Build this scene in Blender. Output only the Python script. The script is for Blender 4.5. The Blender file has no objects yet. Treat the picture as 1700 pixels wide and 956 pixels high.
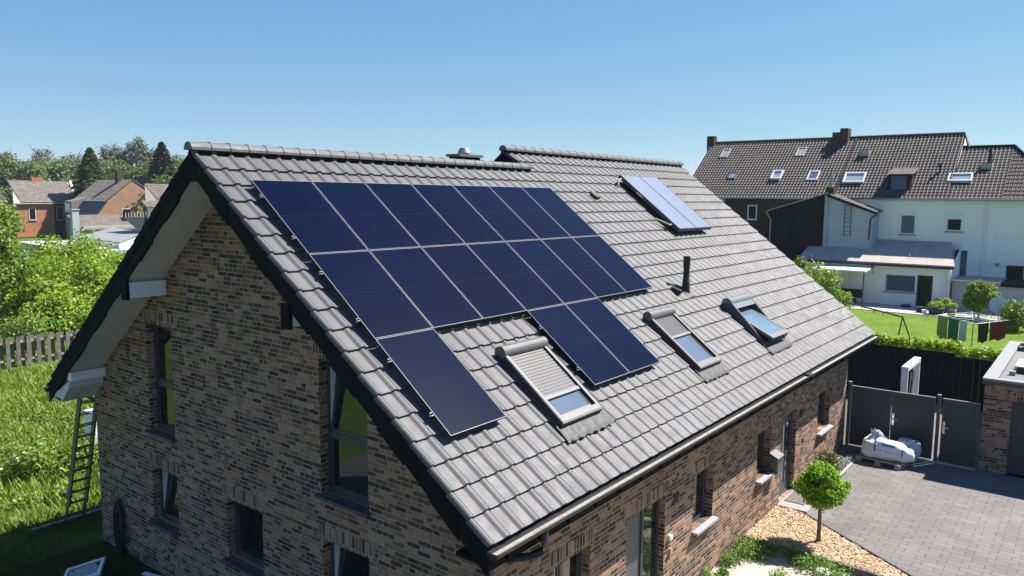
import bpy, bmesh, math, random
import numpy as np
from mathutils import Vector, Matrix, Euler
R = math.radians
sc = bpy.context.scene
col = sc.collection
rng = np.random.default_rng(7)
random.seed(7)

# ------------------------------------------------------------------ dimensions of the house
ZR = 8.10                       # height of the tile plane at the ridge
TH = 0.663                      # roof pitch (38 degrees)
CT, ST = math.cos(TH), math.sin(TH)
XL = 18.317                     # length of the roof
LS = 7.579                      # length of the slope
XG = 0.705                      # gable wall face
YW = -5.426                     # long wall face
def RP(x, s, n=0.0):            # point on the front roof slope: along, down the slope, off the tiles
    return Vector((x, -s*CT - n*ST, ZR - s*ST + n*CT))
def RB(x, s, n=0.0):            # back slope
    return Vector((x, s*CT + n*ST, ZR - s*ST + n*CT))

# ------------------------------------------------------------------ helpers
def tag(o, label=None, cat=None, group=None, kind=None):
    if label: o['label'] = label
    if cat: o['category'] = cat
    if group: o['group'] = group
    if kind: o['kind'] = kind
    return o
def thing(name, label, cat, loc=(0, 0, 0), rz=0, group=None):
    o = bpy.data.objects.new(name, None); col.objects.link(o)
    o.location = loc; o.rotation_euler = (0, 0, rz); o.empty_display_size = .2
    return tag(o, label, cat, group)
def rootloc(o):
    v = Vector((0, 0, 0))
    while o is not None:
        v = v + o.location; o = o.parent
    return v
def npmesh(name, V, F, smooth=False):
    V = np.asarray(V, np.float32); F = np.asarray(F, np.int32)
    me = bpy.data.meshes.new(name)
    me.vertices.add(len(V)); me.vertices.foreach_set('co', V.ravel())
    k = F.shape[1]; n = len(F)
    me.loops.add(n*k); me.loops.foreach_set('vertex_index', F.ravel())
    me.polygons.add(n); me.polygons.foreach_set('loop_start', np.arange(0, n*k, k, dtype=np.int32))
    try: me.polygons.foreach_set('loop_total', np.full(n, k, np.int32))
    except Exception: pass
    me.update(calc_edges=True)
    if smooth: me.polygons.foreach_set('use_smooth', np.ones(n, bool))
    me.validate()
    return me
def link(name, me, m, parent=None, loc=(0, 0, 0)):
    o = bpy.data.objects.new(name, me); col.objects.link(o)
    if m is not None:
        me.materials.clear(); me.materials.append(m)
    o.location = loc
    if parent is not None: o.parent = parent
    return o

class MB:
    def __init__(s): s.v = []; s.f = []; s.sm = []
    def add(s, vs, fs, smooth=False):
        b = len(s.v); s.v += [tuple(v) for v in vs]
        s.f += [tuple(b+i for i in f) for f in fs]; s.sm += [smooth]*len(fs); return s
    def box(s, x0, x1, y0, y1, z0, z1, M=None):
        vs = [Vector((x, y, z)) for z in (z0, z1) for y in (y0, y1) for x in (x0, x1)]
        if M is not None: vs = [M @ v for v in vs]
        return s.add(vs, [(0, 2, 3, 1), (4, 5, 7, 6), (0, 1, 5, 4), (2, 6, 7, 3), (0, 4, 6, 2), (1, 3, 7, 5)])
    def quad(s, *p): return s.add(p, [tuple(range(len(p)))])
    def prism(s, pts, d):       # polygon extruded along vector d
        n = len(pts); d = Vector(d); P = [Vector(p) for p in pts]
        vs = P + [p + d for p in P]
        fs = [tuple(range(n))[::-1], tuple(range(n, 2*n))] + [(i, (i+1) % n, n+(i+1) % n, n+i) for i in range(n)]
        return s.add(vs, fs)
    def tube(s, pts, r, seg=8, caps=True):
        pts = [Vector(p) for p in pts]
        rs = r if isinstance(r, (list, tuple)) else [r]*len(pts)
        rings = []
        up = Vector((0, 0, 1))
        for i, p in enumerate(pts):
            a = pts[max(i-1, 0)]; b = pts[min(i+1, len(pts)-1)]
            t = (b-a).normalized()
            u = t.cross(up if abs(t.z) < .95 else Vector((1, 0, 0))).normalized(); w = t.cross(u)
            rings.append([p + (u*math.cos(k*2*math.pi/seg) + w*math.sin(k*2*math.pi/seg))*rs[i] for k in range(seg)])
        vs = [v for rg in rings for v in rg]; fs = []
        for i in range(len(pts)-1):
            for k in range(seg):
                k2 = (k+1) % seg
                fs.append((i*seg+k, i*seg+k2, (i+1)*seg+k2, (i+1)*seg+k))
        s.add(vs, fs, True)
        if caps:
            s.add(rings[0], [tuple(range(seg))]); s.add(rings[-1], [tuple(range(seg))[::-1]])
        return s
    def lathe(s, c, prof, seg=20, smooth=True):   # prof [(r,z)]
        c = Vector(c); vs = []; fs = []
        for r, z in prof:
            for k in range(seg):
                a = k*2*math.pi/seg; vs.append(c + Vector((r*math.cos(a), r*math.sin(a), z)))
        for i in range(len(prof)-1):
            for k in range(seg):
                k2 = (k+1) % seg; fs.append((i*seg+k, i*seg+k2, (i+1)*seg+k2, (i+1)*seg+k))
        return s.add(vs, fs, smooth)
    def build(s, name, m, parent=None, loc=None, bevel=0):
        org = rootloc(parent) if parent is not None else Vector(loc if loc is not None else (0, 0, 0))
        me = bpy.data.meshes.new(name)
        me.from_pydata([tuple(Vector(v)-org) for v in s.v], [], s.f)
        me.update()
        me.polygons.foreach_set('use_smooth', np.array(s.sm, bool))
        o = link(name, me, m, parent, (0, 0, 0) if parent is not None else org)
        if bevel:
            b = o.modifiers.new('b', 'BEVEL'); b.width = bevel; b.segments = 2; b.limit_method = 'ANGLE'
        return o

# ------------------------------------------------------------------ materials
def newmat(name):
    m = bpy.data.materials.new(name); m.use_nodes = True
    nt = m.node_tree; return m, nt, nt.nodes['Principled BSDF']
def rgba(c): return (c[0], c[1], c[2], 1)
def N(nt, t, **kw):
    n = nt.nodes.new(t)
    for k, v in kw.items(): setattr(n, k, v)
    return n
def L(nt, a, b): nt.links.new(a, b)
def mixc(nt, fac, a, b, mode='MIX'):
    n = N(nt, 'ShaderNodeMix', data_type='RGBA', blend_type=mode)
    for sock, v in ((n.inputs[0], fac), (n.inputs[6], a), (n.inputs[7], b)):
        if isinstance(v, (int, float)): sock.default_value = v
        elif isinstance(v, tuple): sock.default_value = rgba(v)
        else: L(nt, v, sock)
    return n.outputs[2]
def mth(nt, op, a, b=0.0, c=None):
    n = N(nt, 'ShaderNodeMath', operation=op)
    for i, v in enumerate((a, b) if c is None else (a, b, c)):
        if isinstance(v, (int, float)): n.inputs[i].default_value = v
        else: L(nt, v, n.inputs[i])
    return n.outputs[0]
def noise(nt, vec, scale, detail=3, rough=.55):
    n = N(nt, 'ShaderNodeTexNoise'); n.inputs['Scale'].default_value = scale
    n.inputs['Detail'].default_value = detail; n.inputs['Roughness'].default_value = rough
    L(nt, vec, n.inputs['Vector']); return n.outputs['Fac']
def ramp(nt, fac, stops, interp='LINEAR'):
    n = N(nt, 'ShaderNodeValToRGB'); cr = n.color_ramp; cr.interpolation = interp
    while len(cr.elements) < len(stops): cr.elements.new(.5)
    for e, (p, c) in zip(cr.elements, stops): e.position = p; e.color = rgba(c) if isinstance(c, tuple) else (c, c, c, 1)
    L(nt, fac, n.inputs[0]); return n.outputs[0]
def bump(nt, h, bs, dist=.01, strength=1.0):
    n = N(nt, 'ShaderNodeBump'); n.inputs['Distance'].default_value = dist; n.inputs['Strength'].default_value = strength
    L(nt, h, n.inputs['Height']); L(nt, n.outputs[0], bs.inputs['Normal'])
def pos(nt): return N(nt, 'ShaderNodeNewGeometry').outputs['Position']
def objc(nt): return N(nt, 'ShaderNodeTexCoord').outputs['Object']
def plain(name, c, rough=.6, metal=0, var=.12, scale=6, bmp=0, bscale=60, spec=.5, c2=None):
    m, nt, bs = newmat(name); v = objc(nt)
    f = noise(nt, v, scale, 4)
    f = ramp(nt, f, [(.3, 0.), (.7, 1.)])
    lo = c2 if c2 else tuple(x*(1-var) for x in c)
    hi = c if c2 else tuple(min(1, x*(1+var)) for x in c)
    L(nt, mixc(nt, f, lo, hi), bs.inputs['Base Color'])
    bs.inputs['Roughness'].default_value = rough; bs.inputs['Metallic'].default_value = metal
    bs.inputs['Specular IOR Level'].default_value = spec
    if bmp: bump(nt, noise(nt, v, bscale, 4), bs, bmp)
    return m

def brick_mat(name, bw=.25, bh=.0755, vertical=False, stops=None, mortar=(.40, .305, .235), vol=1.0):
    m, nt, bs = newmat(name)
    g = N(nt, 'ShaderNodeNewGeometry'); P = N(nt, 'ShaderNodeSeparateXYZ'); L(nt, g.outputs['Position'], P.inputs[0])
    Nn = N(nt, 'ShaderNodeSeparateXYZ'); L(nt, g.outputs['True Normal'], Nn.inputs[0])
    ax = mth(nt, 'ABSOLUTE', Nn.outputs[0]); ay = mth(nt, 'ABSOLUTE', Nn.outputs[1])
    fx = mth(nt, 'GREATER_THAN', ax, ay)
    u = mth(nt, 'ADD', mth(nt, 'MULTIPLY', P.outputs[1], fx), mth(nt, 'MULTIPLY', P.outputs[0], mth(nt, 'SUBTRACT', 1.0, fx)))
    u = mth(nt, 'ADD', u, 50.03); v = mth(nt, 'ADD', P.outputs[2], 10.0)
    if vertical: u, v = v, u
    r = mth(nt, 'DIVIDE', v, bh); row = mth(nt, 'FLOOR', r); fv = mth(nt, 'FRACT', r)
    wn = N(nt, 'ShaderNodeTexWhiteNoise', noise_dimensions='1D'); L(nt, row, wn.inputs['W'])
    uu = mth(nt, 'DIVIDE', u, bw) if vertical else mth(nt, 'ADD', mth(nt, 'DIVIDE', u, bw), wn.outputs['Value'])
    cell = mth(nt, 'FLOOR', uu); fu = mth(nt, 'FRACT', uu)
    def rnd(a, b, k):
        c = N(nt, 'ShaderNodeCombineXYZ'); L(nt, a, c.inputs[0]); L(nt, b, c.inputs[1]); c.inputs[2].default_value = k
        w = N(nt, 'ShaderNodeTexWhiteNoise', noise_dimensions='3D'); L(nt, c.outputs[0], w.inputs['Vector']); return w.outputs['Value']
    split = mth(nt, 'GREATER_THAN', rnd(cell, row, 3.0), 2.0 if vertical else .74)
    f2 = mth(nt, 'MULTIPLY', fu, 2.0)
    half = mth(nt, 'MULTIPLY', split, mth(nt, 'FLOOR', f2))
    fus = mth(nt, 'ADD', mth(nt, 'MULTIPLY', split, mth(nt, 'FRACT', f2)), mth(nt, 'MULTIPLY', mth(nt, 'SUBTRACT', 1.0, split), fu))
    wid = mth(nt, 'SUBTRACT', bw, mth(nt, 'MULTIPLY', split, bw*.5))
    du = mth(nt, 'MULTIPLY', mth(nt, 'MINIMUM', fus, mth(nt, 'SUBTRACT', 1.0, fus)), wid)
    dv = mth(nt, 'MULTIPLY', mth(nt, 'MINIMUM', fv, mth(nt, 'SUBTRACT', 1.0, fv)), bh)
    d = mth(nt, 'MINIMUM', du, dv)
    wob = noise(nt, g.outputs['Position'], 45, 3)
    d = mth(nt, 'ADD', d, mth(nt, 'MULTIPLY', mth(nt, 'SUBTRACT', wob, .5), .004))
    mask = ramp(nt, d, [(.0050, 0.), (.0090, 1.)])
    b = rnd(mth(nt, 'ADD', cell, mth(nt, 'MULTIPLY', half, .37)), row, 1.0)
    b2 = rnd(mth(nt, 'ADD', cell, mth(nt, 'MULTIPLY', half, .37)), row, 5.0)
    stops = stops or [(0, (0.05636, 0.04485, 0.04155)), (.15, (0.08924, 0.06035, 0.04748)), (.28, (0.1456, 0.08808, 0.06084)), (.46, (0.2207, 0.1305, 0.08906)), (.64, (0.3382, 0.2104, 0.141)), (.86, (0.2912, 0.1728, 0.115))]
    bc = ramp(nt, b, stops, 'CONSTANT')
    bc = mixc(nt, .55, bc, ramp(nt, b2, [(0, (.78, .78, .78)), (1, (1.22, 1.2, 1.16))]), 'MULTIPLY')
    blot = ramp(nt, noise(nt, g.outputs['Position'], 16, 4, .7), [(.38, (.70, .66, .62)), (.62, (1.14, 1.12, 1.08))])
    bc = mixc(nt, .75, bc, blot, 'MULTIPLY')
    big = ramp(nt, noise(nt, g.outputs['Position'], .7, 3), [(.3, (.90, .89, .88)), (.7, (1.07, 1.07, 1.07))])
    c = mixc(nt, mask, mortar, bc); c = mixc(nt, 1.0, c, big, 'MULTIPLY')
    L(nt, c, bs.inputs['Base Color']); bs.inputs['Roughness'].default_value = .9; bs.inputs['Specular IOR Level'].default_value = .25
    h = mth(nt, 'ADD', mask, mth(nt, 'MULTIPLY', noise(nt, g.outputs['Position'], 90, 3), .35))
    bump(nt, h, bs, .010)
    return m

def tile_mat(name, c, rough=.42, var=.16, noise_s=1.2, spec=.5, moss=None, bmp=.0012):
    m, nt, bs = newmat(name)
    g = N(nt, 'ShaderNodeNewGeometry')
    ri = ramp(nt, g.outputs['Random Per Island'], [(0, 1-var), (1, 1+var)])
    cc = mixc(nt, 1.0, c, ri, 'MULTIPLY')
    f = ramp(nt, noise(nt, g.outputs['Position'], noise_s, 5, .6), [(.3, (.90, .89, .88)), (.7, (1.06, 1.06, 1.07))])
    cc = mixc(nt, 1.0, cc, f, 'MULTIPLY')
    sp = ramp(nt, noise(nt, g.outputs['Position'], 38, 2), [(.70, 0.), (.76, .5)])
    cc = mixc(nt, sp, cc, (.42, .40, .37))
    mp = N(nt, 'ShaderNodeMapping'); L(nt, g.outputs['Position'], mp.inputs[0]); mp.inputs['Scale'].default_value = (5.5, .55, .55)
    cc = mixc(nt, 1.0, cc, ramp(nt, noise(nt, mp.outputs[0], 1.0, 4, .6), [(.30, (.88, .87, .86)), (.55, (1.02, 1.02, 1.02))]), 'MULTIPLY')
    if moss: cc = mixc(nt, ramp(nt, noise(nt, g.outputs['Position'], 9, 4, .7), [(.45, 0.), (.62, .85)]), cc, moss)
    L(nt, cc, bs.inputs['Base Color'])
    rr = ramp(nt, noise(nt, g.outputs['Position'], 5, 4), [(.3, rough-.06), (.7, rough+.10)])
    L(nt, rr, bs.inputs['Roughness']); bs.inputs['Specular IOR Level'].default_value = spec
    bump(nt, noise(nt, g.outputs['Position'], 160, 3), bs, bmp)
    return m

def leaf_mat(name, stops, trans=.35, rough=.5, nscale=1.2, spec=.35):
    m, nt, bs = newmat(name)
    g = N(nt, 'ShaderNodeNewGeometry')
    a = mth(nt, 'ADD', mth(nt, 'MULTIPLY', g.outputs['Random Per Island'], .6), mth(nt, 'MULTIPLY', noise(nt, g.outputs['Position'], nscale, 3), .5))
    c = ramp(nt, a, stops)
    L(nt, c, bs.inputs['Base Color']); bs.inputs['Roughness'].default_value = rough; bs.inputs['Specular IOR Level'].default_value = spec
    t = N(nt, 'ShaderNodeBsdfTranslucent'); L(nt, mixc(nt, 1.0, c, (1.15, 1.2, .5), 'MULTIPLY'), t.inputs[0])
    mx = N(nt, 'ShaderNodeMixShader'); mx.inputs[0].default_value = trans
    L(nt, bs.outputs[0], mx.inputs[1]); L(nt, t.outputs[0], mx.inputs[2])
    L(nt, mx.outputs[0], nt.nodes['Material Output'].inputs['Surface'])
    return m
def island_mat(name, stops, rough=.85, spec=.2, interp='LINEAR'):
    m, nt, bs = newmat(name); g = N(nt, 'ShaderNodeNewGeometry')
    L(nt, ramp(nt, g.outputs['Random Per Island'], stops, interp), bs.inputs['Base Color'])
    bs.inputs['Roughness'].default_value = rough; bs.inputs['Specular IOR Level'].default_value = spec
    return m

M = {}
M['brick'] = brick_mat('brick')
M['soldier'] = brick_mat('soldier_brick', bw=.26, bh=.0755, vertical=True)
M['tile'] = tile_mat('roof_tile', (.106, .1045, .107), rough=.54, var=.05, spec=.30)
M['clad'] = plain('slate_cladding', (.0075, .0085, .010), .85, spec=.15, var=.25, scale=3, bmp=.002, bscale=40)
M['soffit'] = plain('soffit', (.55, .54, .53), .7, var=.05, scale=2)
M['white'] = plain('white_plastic', (.74, .75, .76), .45, var=.03)
M['anth'] = plain('anthracite_metal', (.045, .052, .060), .42, var=.12, scale=4)
M['anth2'] = plain('anthracite_panel', (0.03536, 0.03808, 0.04488), .5, var=.10, scale=1.5, bmp=.001, bscale=25)
M['black'] = plain('black_rubber', (.012, .013, .015), .6, var=.2)
M['zinc'] = plain('zinc', (.30, .32, .34), .38, metal=.6, var=.15, scale=5)
M['gutter'] = plain('dark_gutter', (.028, .031, .035), .5, var=.2, spec=.3)
M['debris'] = plain('gutter_debris', (.27, .24, .21), .9, var=.3, scale=14, bmp=.004)
M['alu'] = plain('aluminium', (.72, .73, .74), .3, metal=.85, var=.04)
M['alufr'] = plain('panel_frame', (.22, .22, .22), .5, metal=.1, var=.05)
M['shutter'] = plain('shutter_grey', (0.1066, 0.1032, 0.1018), .5, var=.05)
M['rwdark'] = plain('roof_window_side', (.022, .023, .025), .5)
M['rwframe'] = plain('roof_window_frame', (0.086, 0.086, 0.086), .42, var=.08)
M['lead'] = plain('lead_flashing', (.036, .034, .034), .6, metal=.1, var=.35, scale=9, bmp=.012, bscale=12)
M['sill'] = plain('sill_stone', (.30, .30, .32), .6, var=.10, scale=14)
M['dsill'] = plain('dark_sill', (.045, .052, .068), .5, var=.15, scale=14)
M['stone'] = plain('step_stone', (0.258, 0.2451, 0.2322), .7, var=.14, scale=6)
M['wood_old'] = plain('weathered_wood', (.20, .17, .15), .85, scale=5, c2=(.10, .085, .075), bmp=.004, bscale=30)
M['pallet'] = plain('pallet_wood', (.42, .33, .26), .8, scale=7, c2=(.28, .21, .16))
M['bark'] = plain('bark', (.17, .135, .11), .9, scale=18, c2=(.09, .07, .055), bmp=.008, bscale=30)
M['render_w'] = plain('white_render', (.90, .85, .825), .85, scale=.35, c2=(.80, .755, .73), bmp=.004, bscale=20)
M['render_g'] = plain('grey_render', (.36, .40, .45), .85, var=.07, scale=.6, bmp=.003)
M['black_clad'] = plain('black_cladding', (.012, .0135, .016), .8, spec=.15, var=.3, scale=.8)
M['felt'] = plain('roofing_felt', (.42, .36, .31), .85, scale=.9, c2=(.30, .26, .23), bmp=.004, bscale=14)
M['felt2'] = plain('flat_roof_felt', (0.2133, 0.2133, 0.2186), .85, scale=.5, c2=(0.16, 0.16, 0.1653), bmp=.004)
M['gravelroof'] = plain('light_roof_gravel', (0.2026, 0.1973, 0.1973), .9, scale=5, c2=(0.144, 0.144, 0.144), bmp=.01, bscale=60)
M['concrete'] = plain('concrete', (0.43, 0.3956, 0.3612), .85, scale=3, c2=(0.3096, 0.2924, 0.2666), bmp=.003)
M['dbrick'] = brick_mat('dark_brick', stops=[(0, (.060, .040, .028)), (.4, (.085, .055, .036)), (.75, (.11, .07, .045))], mortar=(.07, .055, .045))
M['tbrick'] = brick_mat('tan_brick', stops=[(0, (.34, .21, .13)), (.4, (.42, .26, .17)), (.75, (.38, .235, .155))], mortar=(.36, .25, .18))
M['obrick'] = brick_mat('orange_brick', stops=[(0, (.42, .17, .095)), (.4, (.50, .21, .12)), (.75, (.46, .19, .11))], mortar=(.42, .24, .16))
M['pant_d'] = tile_mat('old_pantile', (0.09872, 0.08491, 0.07757), .7, .18, 2.5, .3, moss=(0.06206, 0.0556, 0.04654))
M['pant_l'] = tile_mat('grey_pantile', (0.1935, 0.1677, 0.1505), .75, .25, 2.0, .3, moss=(0.129, 0.1118, 0.0946))
M['dark_slate'] = plain('dark_slate', (.03, .035, .045), .6, var=.3, scale=2)
M['sand'] = plain('dry_sand', (0.4988, 0.43, 0.3612), .95, scale=6, c2=(0.3784, 0.3182, 0.258), bmp=.03, bscale=9)
M['soil'] = plain('soil', (.12, .09, .07), .95, scale=5, c2=(.06, .045, .035), bmp=.03, bscale=10)

def glass_mat(name, c, rough=.04, ior=1.6, var=.3, scale=1.5, coat=0):
    m, nt, bs = newmat(name); v = objc(nt)
    f = noise(nt, v, scale, 2)
    L(nt, mixc(nt, f, tuple(x*(1-var) for x in c), tuple(x*(1+var) for x in c)), bs.inputs['Base Color'])
    bs.inputs['Roughness'].default_value = rough; bs.inputs['IOR'].default_value = ior
    n = N(nt, 'ShaderNodeBump'); n.inputs['Distance'].default_value = .002
    L(nt, noise(nt, v, 1.3, 1), n.inputs['Height']); L(nt, n.outputs[0], bs.inputs['Normal'])
    return m
M['glass'] = glass_mat('window_glass', (.012, .014, .016), .02, 1.75)
M['rglass'] = glass_mat('roof_glass', (.105, .135, .18), .05, 1.9, var=.12)  # blue of the reflected sky mixed into the glass colour
M['nglass'] = glass_mat('net_curtain_glass', (.045, .07, .15), .15, 1.35, var=.5, scale=5)
M['lglass'] = glass_mat('pale_glass', (.30, .34, .40), .1, 1.6, var=.12)
M['dglass'] = glass_mat('dark_glass', (.014, .012, .010), .3, 1.25)
M['bglass'] = glass_mat('blue_glass', (.05, .09, .15), .15, 1.5, var=.6, scale=3)

def pv_mat():
    m, nt, bs = newmat('solar_cells'); v = objc(nt)
    s = N(nt, 'ShaderNodeSeparateXYZ'); L(nt, v, s.inputs[0])
    def grid(o, p, w):
        a = mth(nt, 'FRACT', mth(nt, 'DIVIDE', mth(nt, 'ADD', o, 10.0), p))
        return mth(nt, 'LESS_THAN', mth(nt, 'MINIMUM', a, mth(nt, 'SUBTRACT', 1.0, a)), w)
    gx = grid(s.outputs[0], .183, .012); gy = grid(s.outputs[1], .0935, .02)
    g = mth(nt, 'MAXIMUM', gx, gy)
    c = mixc(nt, mth(nt, 'MULTIPLY', g, .5), (.0012, .0046, .0200), (.0012, .0032, .009))
    c = mixc(nt, 1.0, c, ramp(nt, noise(nt, v, 1.1, 3), [(.3, (.90, .9, .9)), (.7, (1.12, 1.12, 1.12))]), 'MULTIPLY')
    du = ramp(nt, noise(nt, v, 26, 3), [(.76, 0.), (.80, .25)])
    c = mixc(nt, du, c, (.10, .14, .22))
    c = mixc(nt, 1.0, c, ramp(nt, N(nt, 'ShaderNodeObjectInfo').outputs['Random'], [(0, (.86, .87, .88)), (1, (1.16, 1.14, 1.12))]), 'MULTIPLY')  # tone per panel imitates differing sky reflections
    L(nt, c, bs.inputs['Base Color']); bs.inputs['Roughness'].default_value = .22; bs.inputs['IOR'].default_value = 1.28; bs.inputs['Specular IOR Level'].default_value = .16
    return m
M['pv'] = pv_mat()
def coll_mat():
    m, nt, bs = newmat('collector_glass'); v = objc(nt)
    c = mixc(nt, noise(nt, v, 1.0, 2), (.135, .165, .225), (.19, .225, .285))  # sky reflection put into the pale blue base colour
    L(nt, c, bs.inputs['Base Color']); bs.inputs['Roughness'].default_value = .24; bs.inputs['IOR'].default_value = 2.0
    return m
M['coll'] = coll_mat()

def paver_mat():
    m, nt, bs = newmat('concrete_pavers'); g = N(nt, 'ShaderNodeNewGeometry')
    mp = N(nt, 'ShaderNodeMapping'); L(nt, g.outputs['Position'], mp.inputs[0]); mp.inputs['Rotation'].default_value = (0, 0, R(90))
    b = N(nt, 'ShaderNodeTexBrick'); L(nt, mp.outputs[0], b.inputs['Vector'])
    b.inputs['Scale'].default_value = 1; b.inputs['Brick Width'].default_value = .40; b.inputs['Row Height'].default_value = .20
    b.inputs['Mortar Size'].default_value = .006; b.inputs['Mortar Smooth'].default_value = .1
    b.inputs['Color1'].default_value = (.138, .122, .116, 1); b.inputs['Color2'].default_value = (.169, .151, .144, 1); b.inputs['Mortar'].default_value = (.065, .058, .054, 1)
    b.offset = .37; b.offset_frequency = 2
    c = mixc(nt, 1.0, b.outputs['Color'], ramp(nt, noise(nt, g.outputs['Position'], .8, 5), [(.3, (.80, .80, .81)), (.7, (1.08, 1.08, 1.07))]), 'MULTIPLY')
    c = mixc(nt, ramp(nt, noise(nt, g.outputs['Position'], 2.3, 6, .75), [(.62, 0.), (.74, .35)]), c, (.09, .088, .08))
    c = mixc(nt, 1.0, c, ramp(nt, noise(nt, g.outputs['Position'], 60, 3), [(.3, (.88, .88, .88)), (.7, (1.10, 1.1, 1.1))]), 'MULTIPLY')
    L(nt, c, bs.inputs['Base Color']); bs.inputs['Roughness'].default_value = .85
    h = mth(nt, 'SUBTRACT', mth(nt, 'MULTIPLY', noise(nt, g.outputs['Position'], 80, 2), .2), b.outputs['Fac'])
    bump(nt, h, bs, .004); return m
M['paver'] = paver_mat()
def ground_mat(name, c1, c2, c3, s=.5, bmp=.06, bs_=6):
    m, nt, bs = newmat(name); p = pos(nt)
    c = ramp(nt, noise(nt, p, s, 6, .65), [(.30, c1), (.5, c2), (.72, c3)])
    c = mixc(nt, 1.0, c, ramp(nt, noise(nt, p, 9, 5, .75), [(.3, (.62, .66, .6)), (.7, (1.25, 1.22, 1.2))]), 'MULTIPLY')
    L(nt, c, bs.inputs['Base Color']); bs.inputs['Roughness'].default_value = .95; bs.inputs['Specular IOR Level'].default_value = .15
    bump(nt, noise(nt, p, bs_, 6, .8), bs, bmp); return m
M['meadow'] = ground_mat('meadow', (0.045, 0.0855, 0.0144), (0.0765, 0.135, 0.0198), (0.1125, 0.171, 0.0315))
M['lawn'] = ground_mat('mown_lawn', (0.08424, 0.1548, 0.01584), (0.1158, 0.1967, 0.02016), (0.1474, 0.2218, 0.0288), .35, .03, 14)

# foliage materials
GL = leaf_mat('lush_leaves', [(.15, (0.072, 0.1323, 0.0126)), (.5, (0.1701, 0.2898, 0.0243)), (.85, (0.3393, 0.4536, 0.0423))], .40)
GA = leaf_mat('maple_leaves', [(.15, (0.0783, 0.1764, 0.0099)), (.5, (0.1827, 0.3528, 0.0144)), (.9, (0.3915, 0.5544, 0.0369))], .42)
GB = leaf_mat('bush_leaves', [(.15, (0.0585, 0.1134, 0.0144)), (.5, (0.1305, 0.2268, 0.027)), (.85, (0.2475, 0.3528, 0.0549))], .35)
GH = leaf_mat('hedge_leaves', [(.15, (0.0918, 0.1638, 0.0126)), (.5, (0.2349, 0.3654, 0.0216)), (.85, (0.4698, 0.5544, 0.0486))], .40)
GW = leaf_mat('wood_leaves', [(.15, (.075, .115, .045)), (.5, (.125, .175, .07)), (.85, (.20, .25, .105))], .3, spec=.08)
GD = leaf_mat('wood_dark', [(.15, (0.0387, 0.0693, 0.018)), (.5, (0.072, 0.126, 0.0306)), (.85, (0.1305, 0.2016, 0.0486))], .25)
GC = leaf_mat('conifer_needles', [(.15, (.018, .030, .022)), (.5, (.030, .048, .034)), (.85, (.055, .075, .055))], .12)
GG = leaf_mat('green_conifer', [(.15, (0.0387, 0.0693, 0.018)), (.5, (0.0648, 0.126, 0.0306)), (.85, (0.1179, 0.189, 0.0486))], .15)
GT = leaf_mat('grey_twigs', [(.15, (.07, .07, .055)), (.5, (.115, .115, .09)), (.85, (.16, .165, .12))], .1, spec=.08)
GR = leaf_mat('grass_blades', [(.12, (.08, .135, .016)), (.45, (.16, .25, .030)), (.7, (.26, .34, .06)), (.9, (.36, .37, .13))], .4, .6, .6)
GP = leaf_mat('weed_leaves', [(.15, (0.0585, 0.126, 0.0216)), (.5, (0.1179, 0.2268, 0.0369)), (.85, (0.2214, 0.3402, 0.0729))], .35)
M['flower_w'] = plain('white_petals', (.8, .78, .7), .6)
M['flower_p'] = plain('pink_petals', (.6, .25, .22), .6)

# ------------------------------------------------------------------ sky, sun, camera
SUNV = Vector((.68, -.39, 1.0)).normalized()
el = math.asin(SUNV.z)
w = bpy.data.worlds.new("World"); sc.world = w; w.use_nodes = True
nt = w.node_tree; bg = nt.nodes['Background']
sky = nt.nodes.new('ShaderNodeTexSky'); sky.sky_type = 'NISHITA'; sky.sun_disc = False
sky.sun_elevation = el; sky.sun_rotation = math.atan2(SUNV.x, SUNV.y)
sky.altitude = 0; sky.air_density = .8; sky.dust_density = .0; sky.ozone_density = 4.0
sp_ = nt.nodes.new('ShaderNodeSeparateColor'); nt.links.new(sky.outputs[0], sp_.inputs[0])
cb_ = nt.nodes.new('ShaderNodeCombineColor')
for i_, (e_, k_) in enumerate(((.85, .66), (.65, 1.075), (.35, 2.12))):
    nt.links.new(mth(nt, 'MULTIPLY', mth(nt, 'POWER', sp_.outputs[i_], e_), k_), cb_.inputs[i_])
tn = cb_.outputs[0]
nt.links.new(tn, bg.inputs[0]); bg.inputs[1].default_value = .085
sd = bpy.data.lights.new('sun', 'SUN'); sd.energy = 5.0; sd.angle = R(.53); sd.color = (1, .95, .88)
so = bpy.data.objects.new('sun', sd); col.objects.link(so); so.location = (0, 0, 30)
so.rotation_euler = SUNV.to_track_quat('Z', 'Y').to_euler()
yaw, pitch, roll = 0.6573, 0.1168, 0.0084
fv = Vector((math.cos(yaw)*math.cos(pitch), math.sin(yaw)*math.cos(pitch), -math.sin(pitch)))
rv = fv.cross(Vector((0, 0, 1))).normalized(); uv = rv.cross(fv)
r2 = rv*math.cos(roll)+uv*math.sin(roll); u2 = -rv*math.sin(roll)+uv*math.cos(roll)
cam = bpy.data.cameras.new('camera'); co = bpy.data.objects.new('camera', cam); col.objects.link(co)
Mx = Matrix((r2, u2, -fv)).transposed().to_4x4(); Mx.translation = Vector((-6.5185, -11.3181, 8.1-.6701))
co.matrix_world = Mx
cam.sensor_width = 36; cam.lens = 1278.17/1700*36; cam.clip_start = .1; cam.clip_end = 3000
sc.camera = co
sc.view_settings.view_transform = 'Standard'; sc.view_settings.look = 'None'; sc.view_settings.exposure = 1.22; sc.view_settings.gamma = 1
try:
    sc.cycles.max_bounces = 6; sc.cycles.transparent_max_bounces = 6; sc.cycles.sample_clamp_indirect = 4
except Exception: pass
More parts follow.
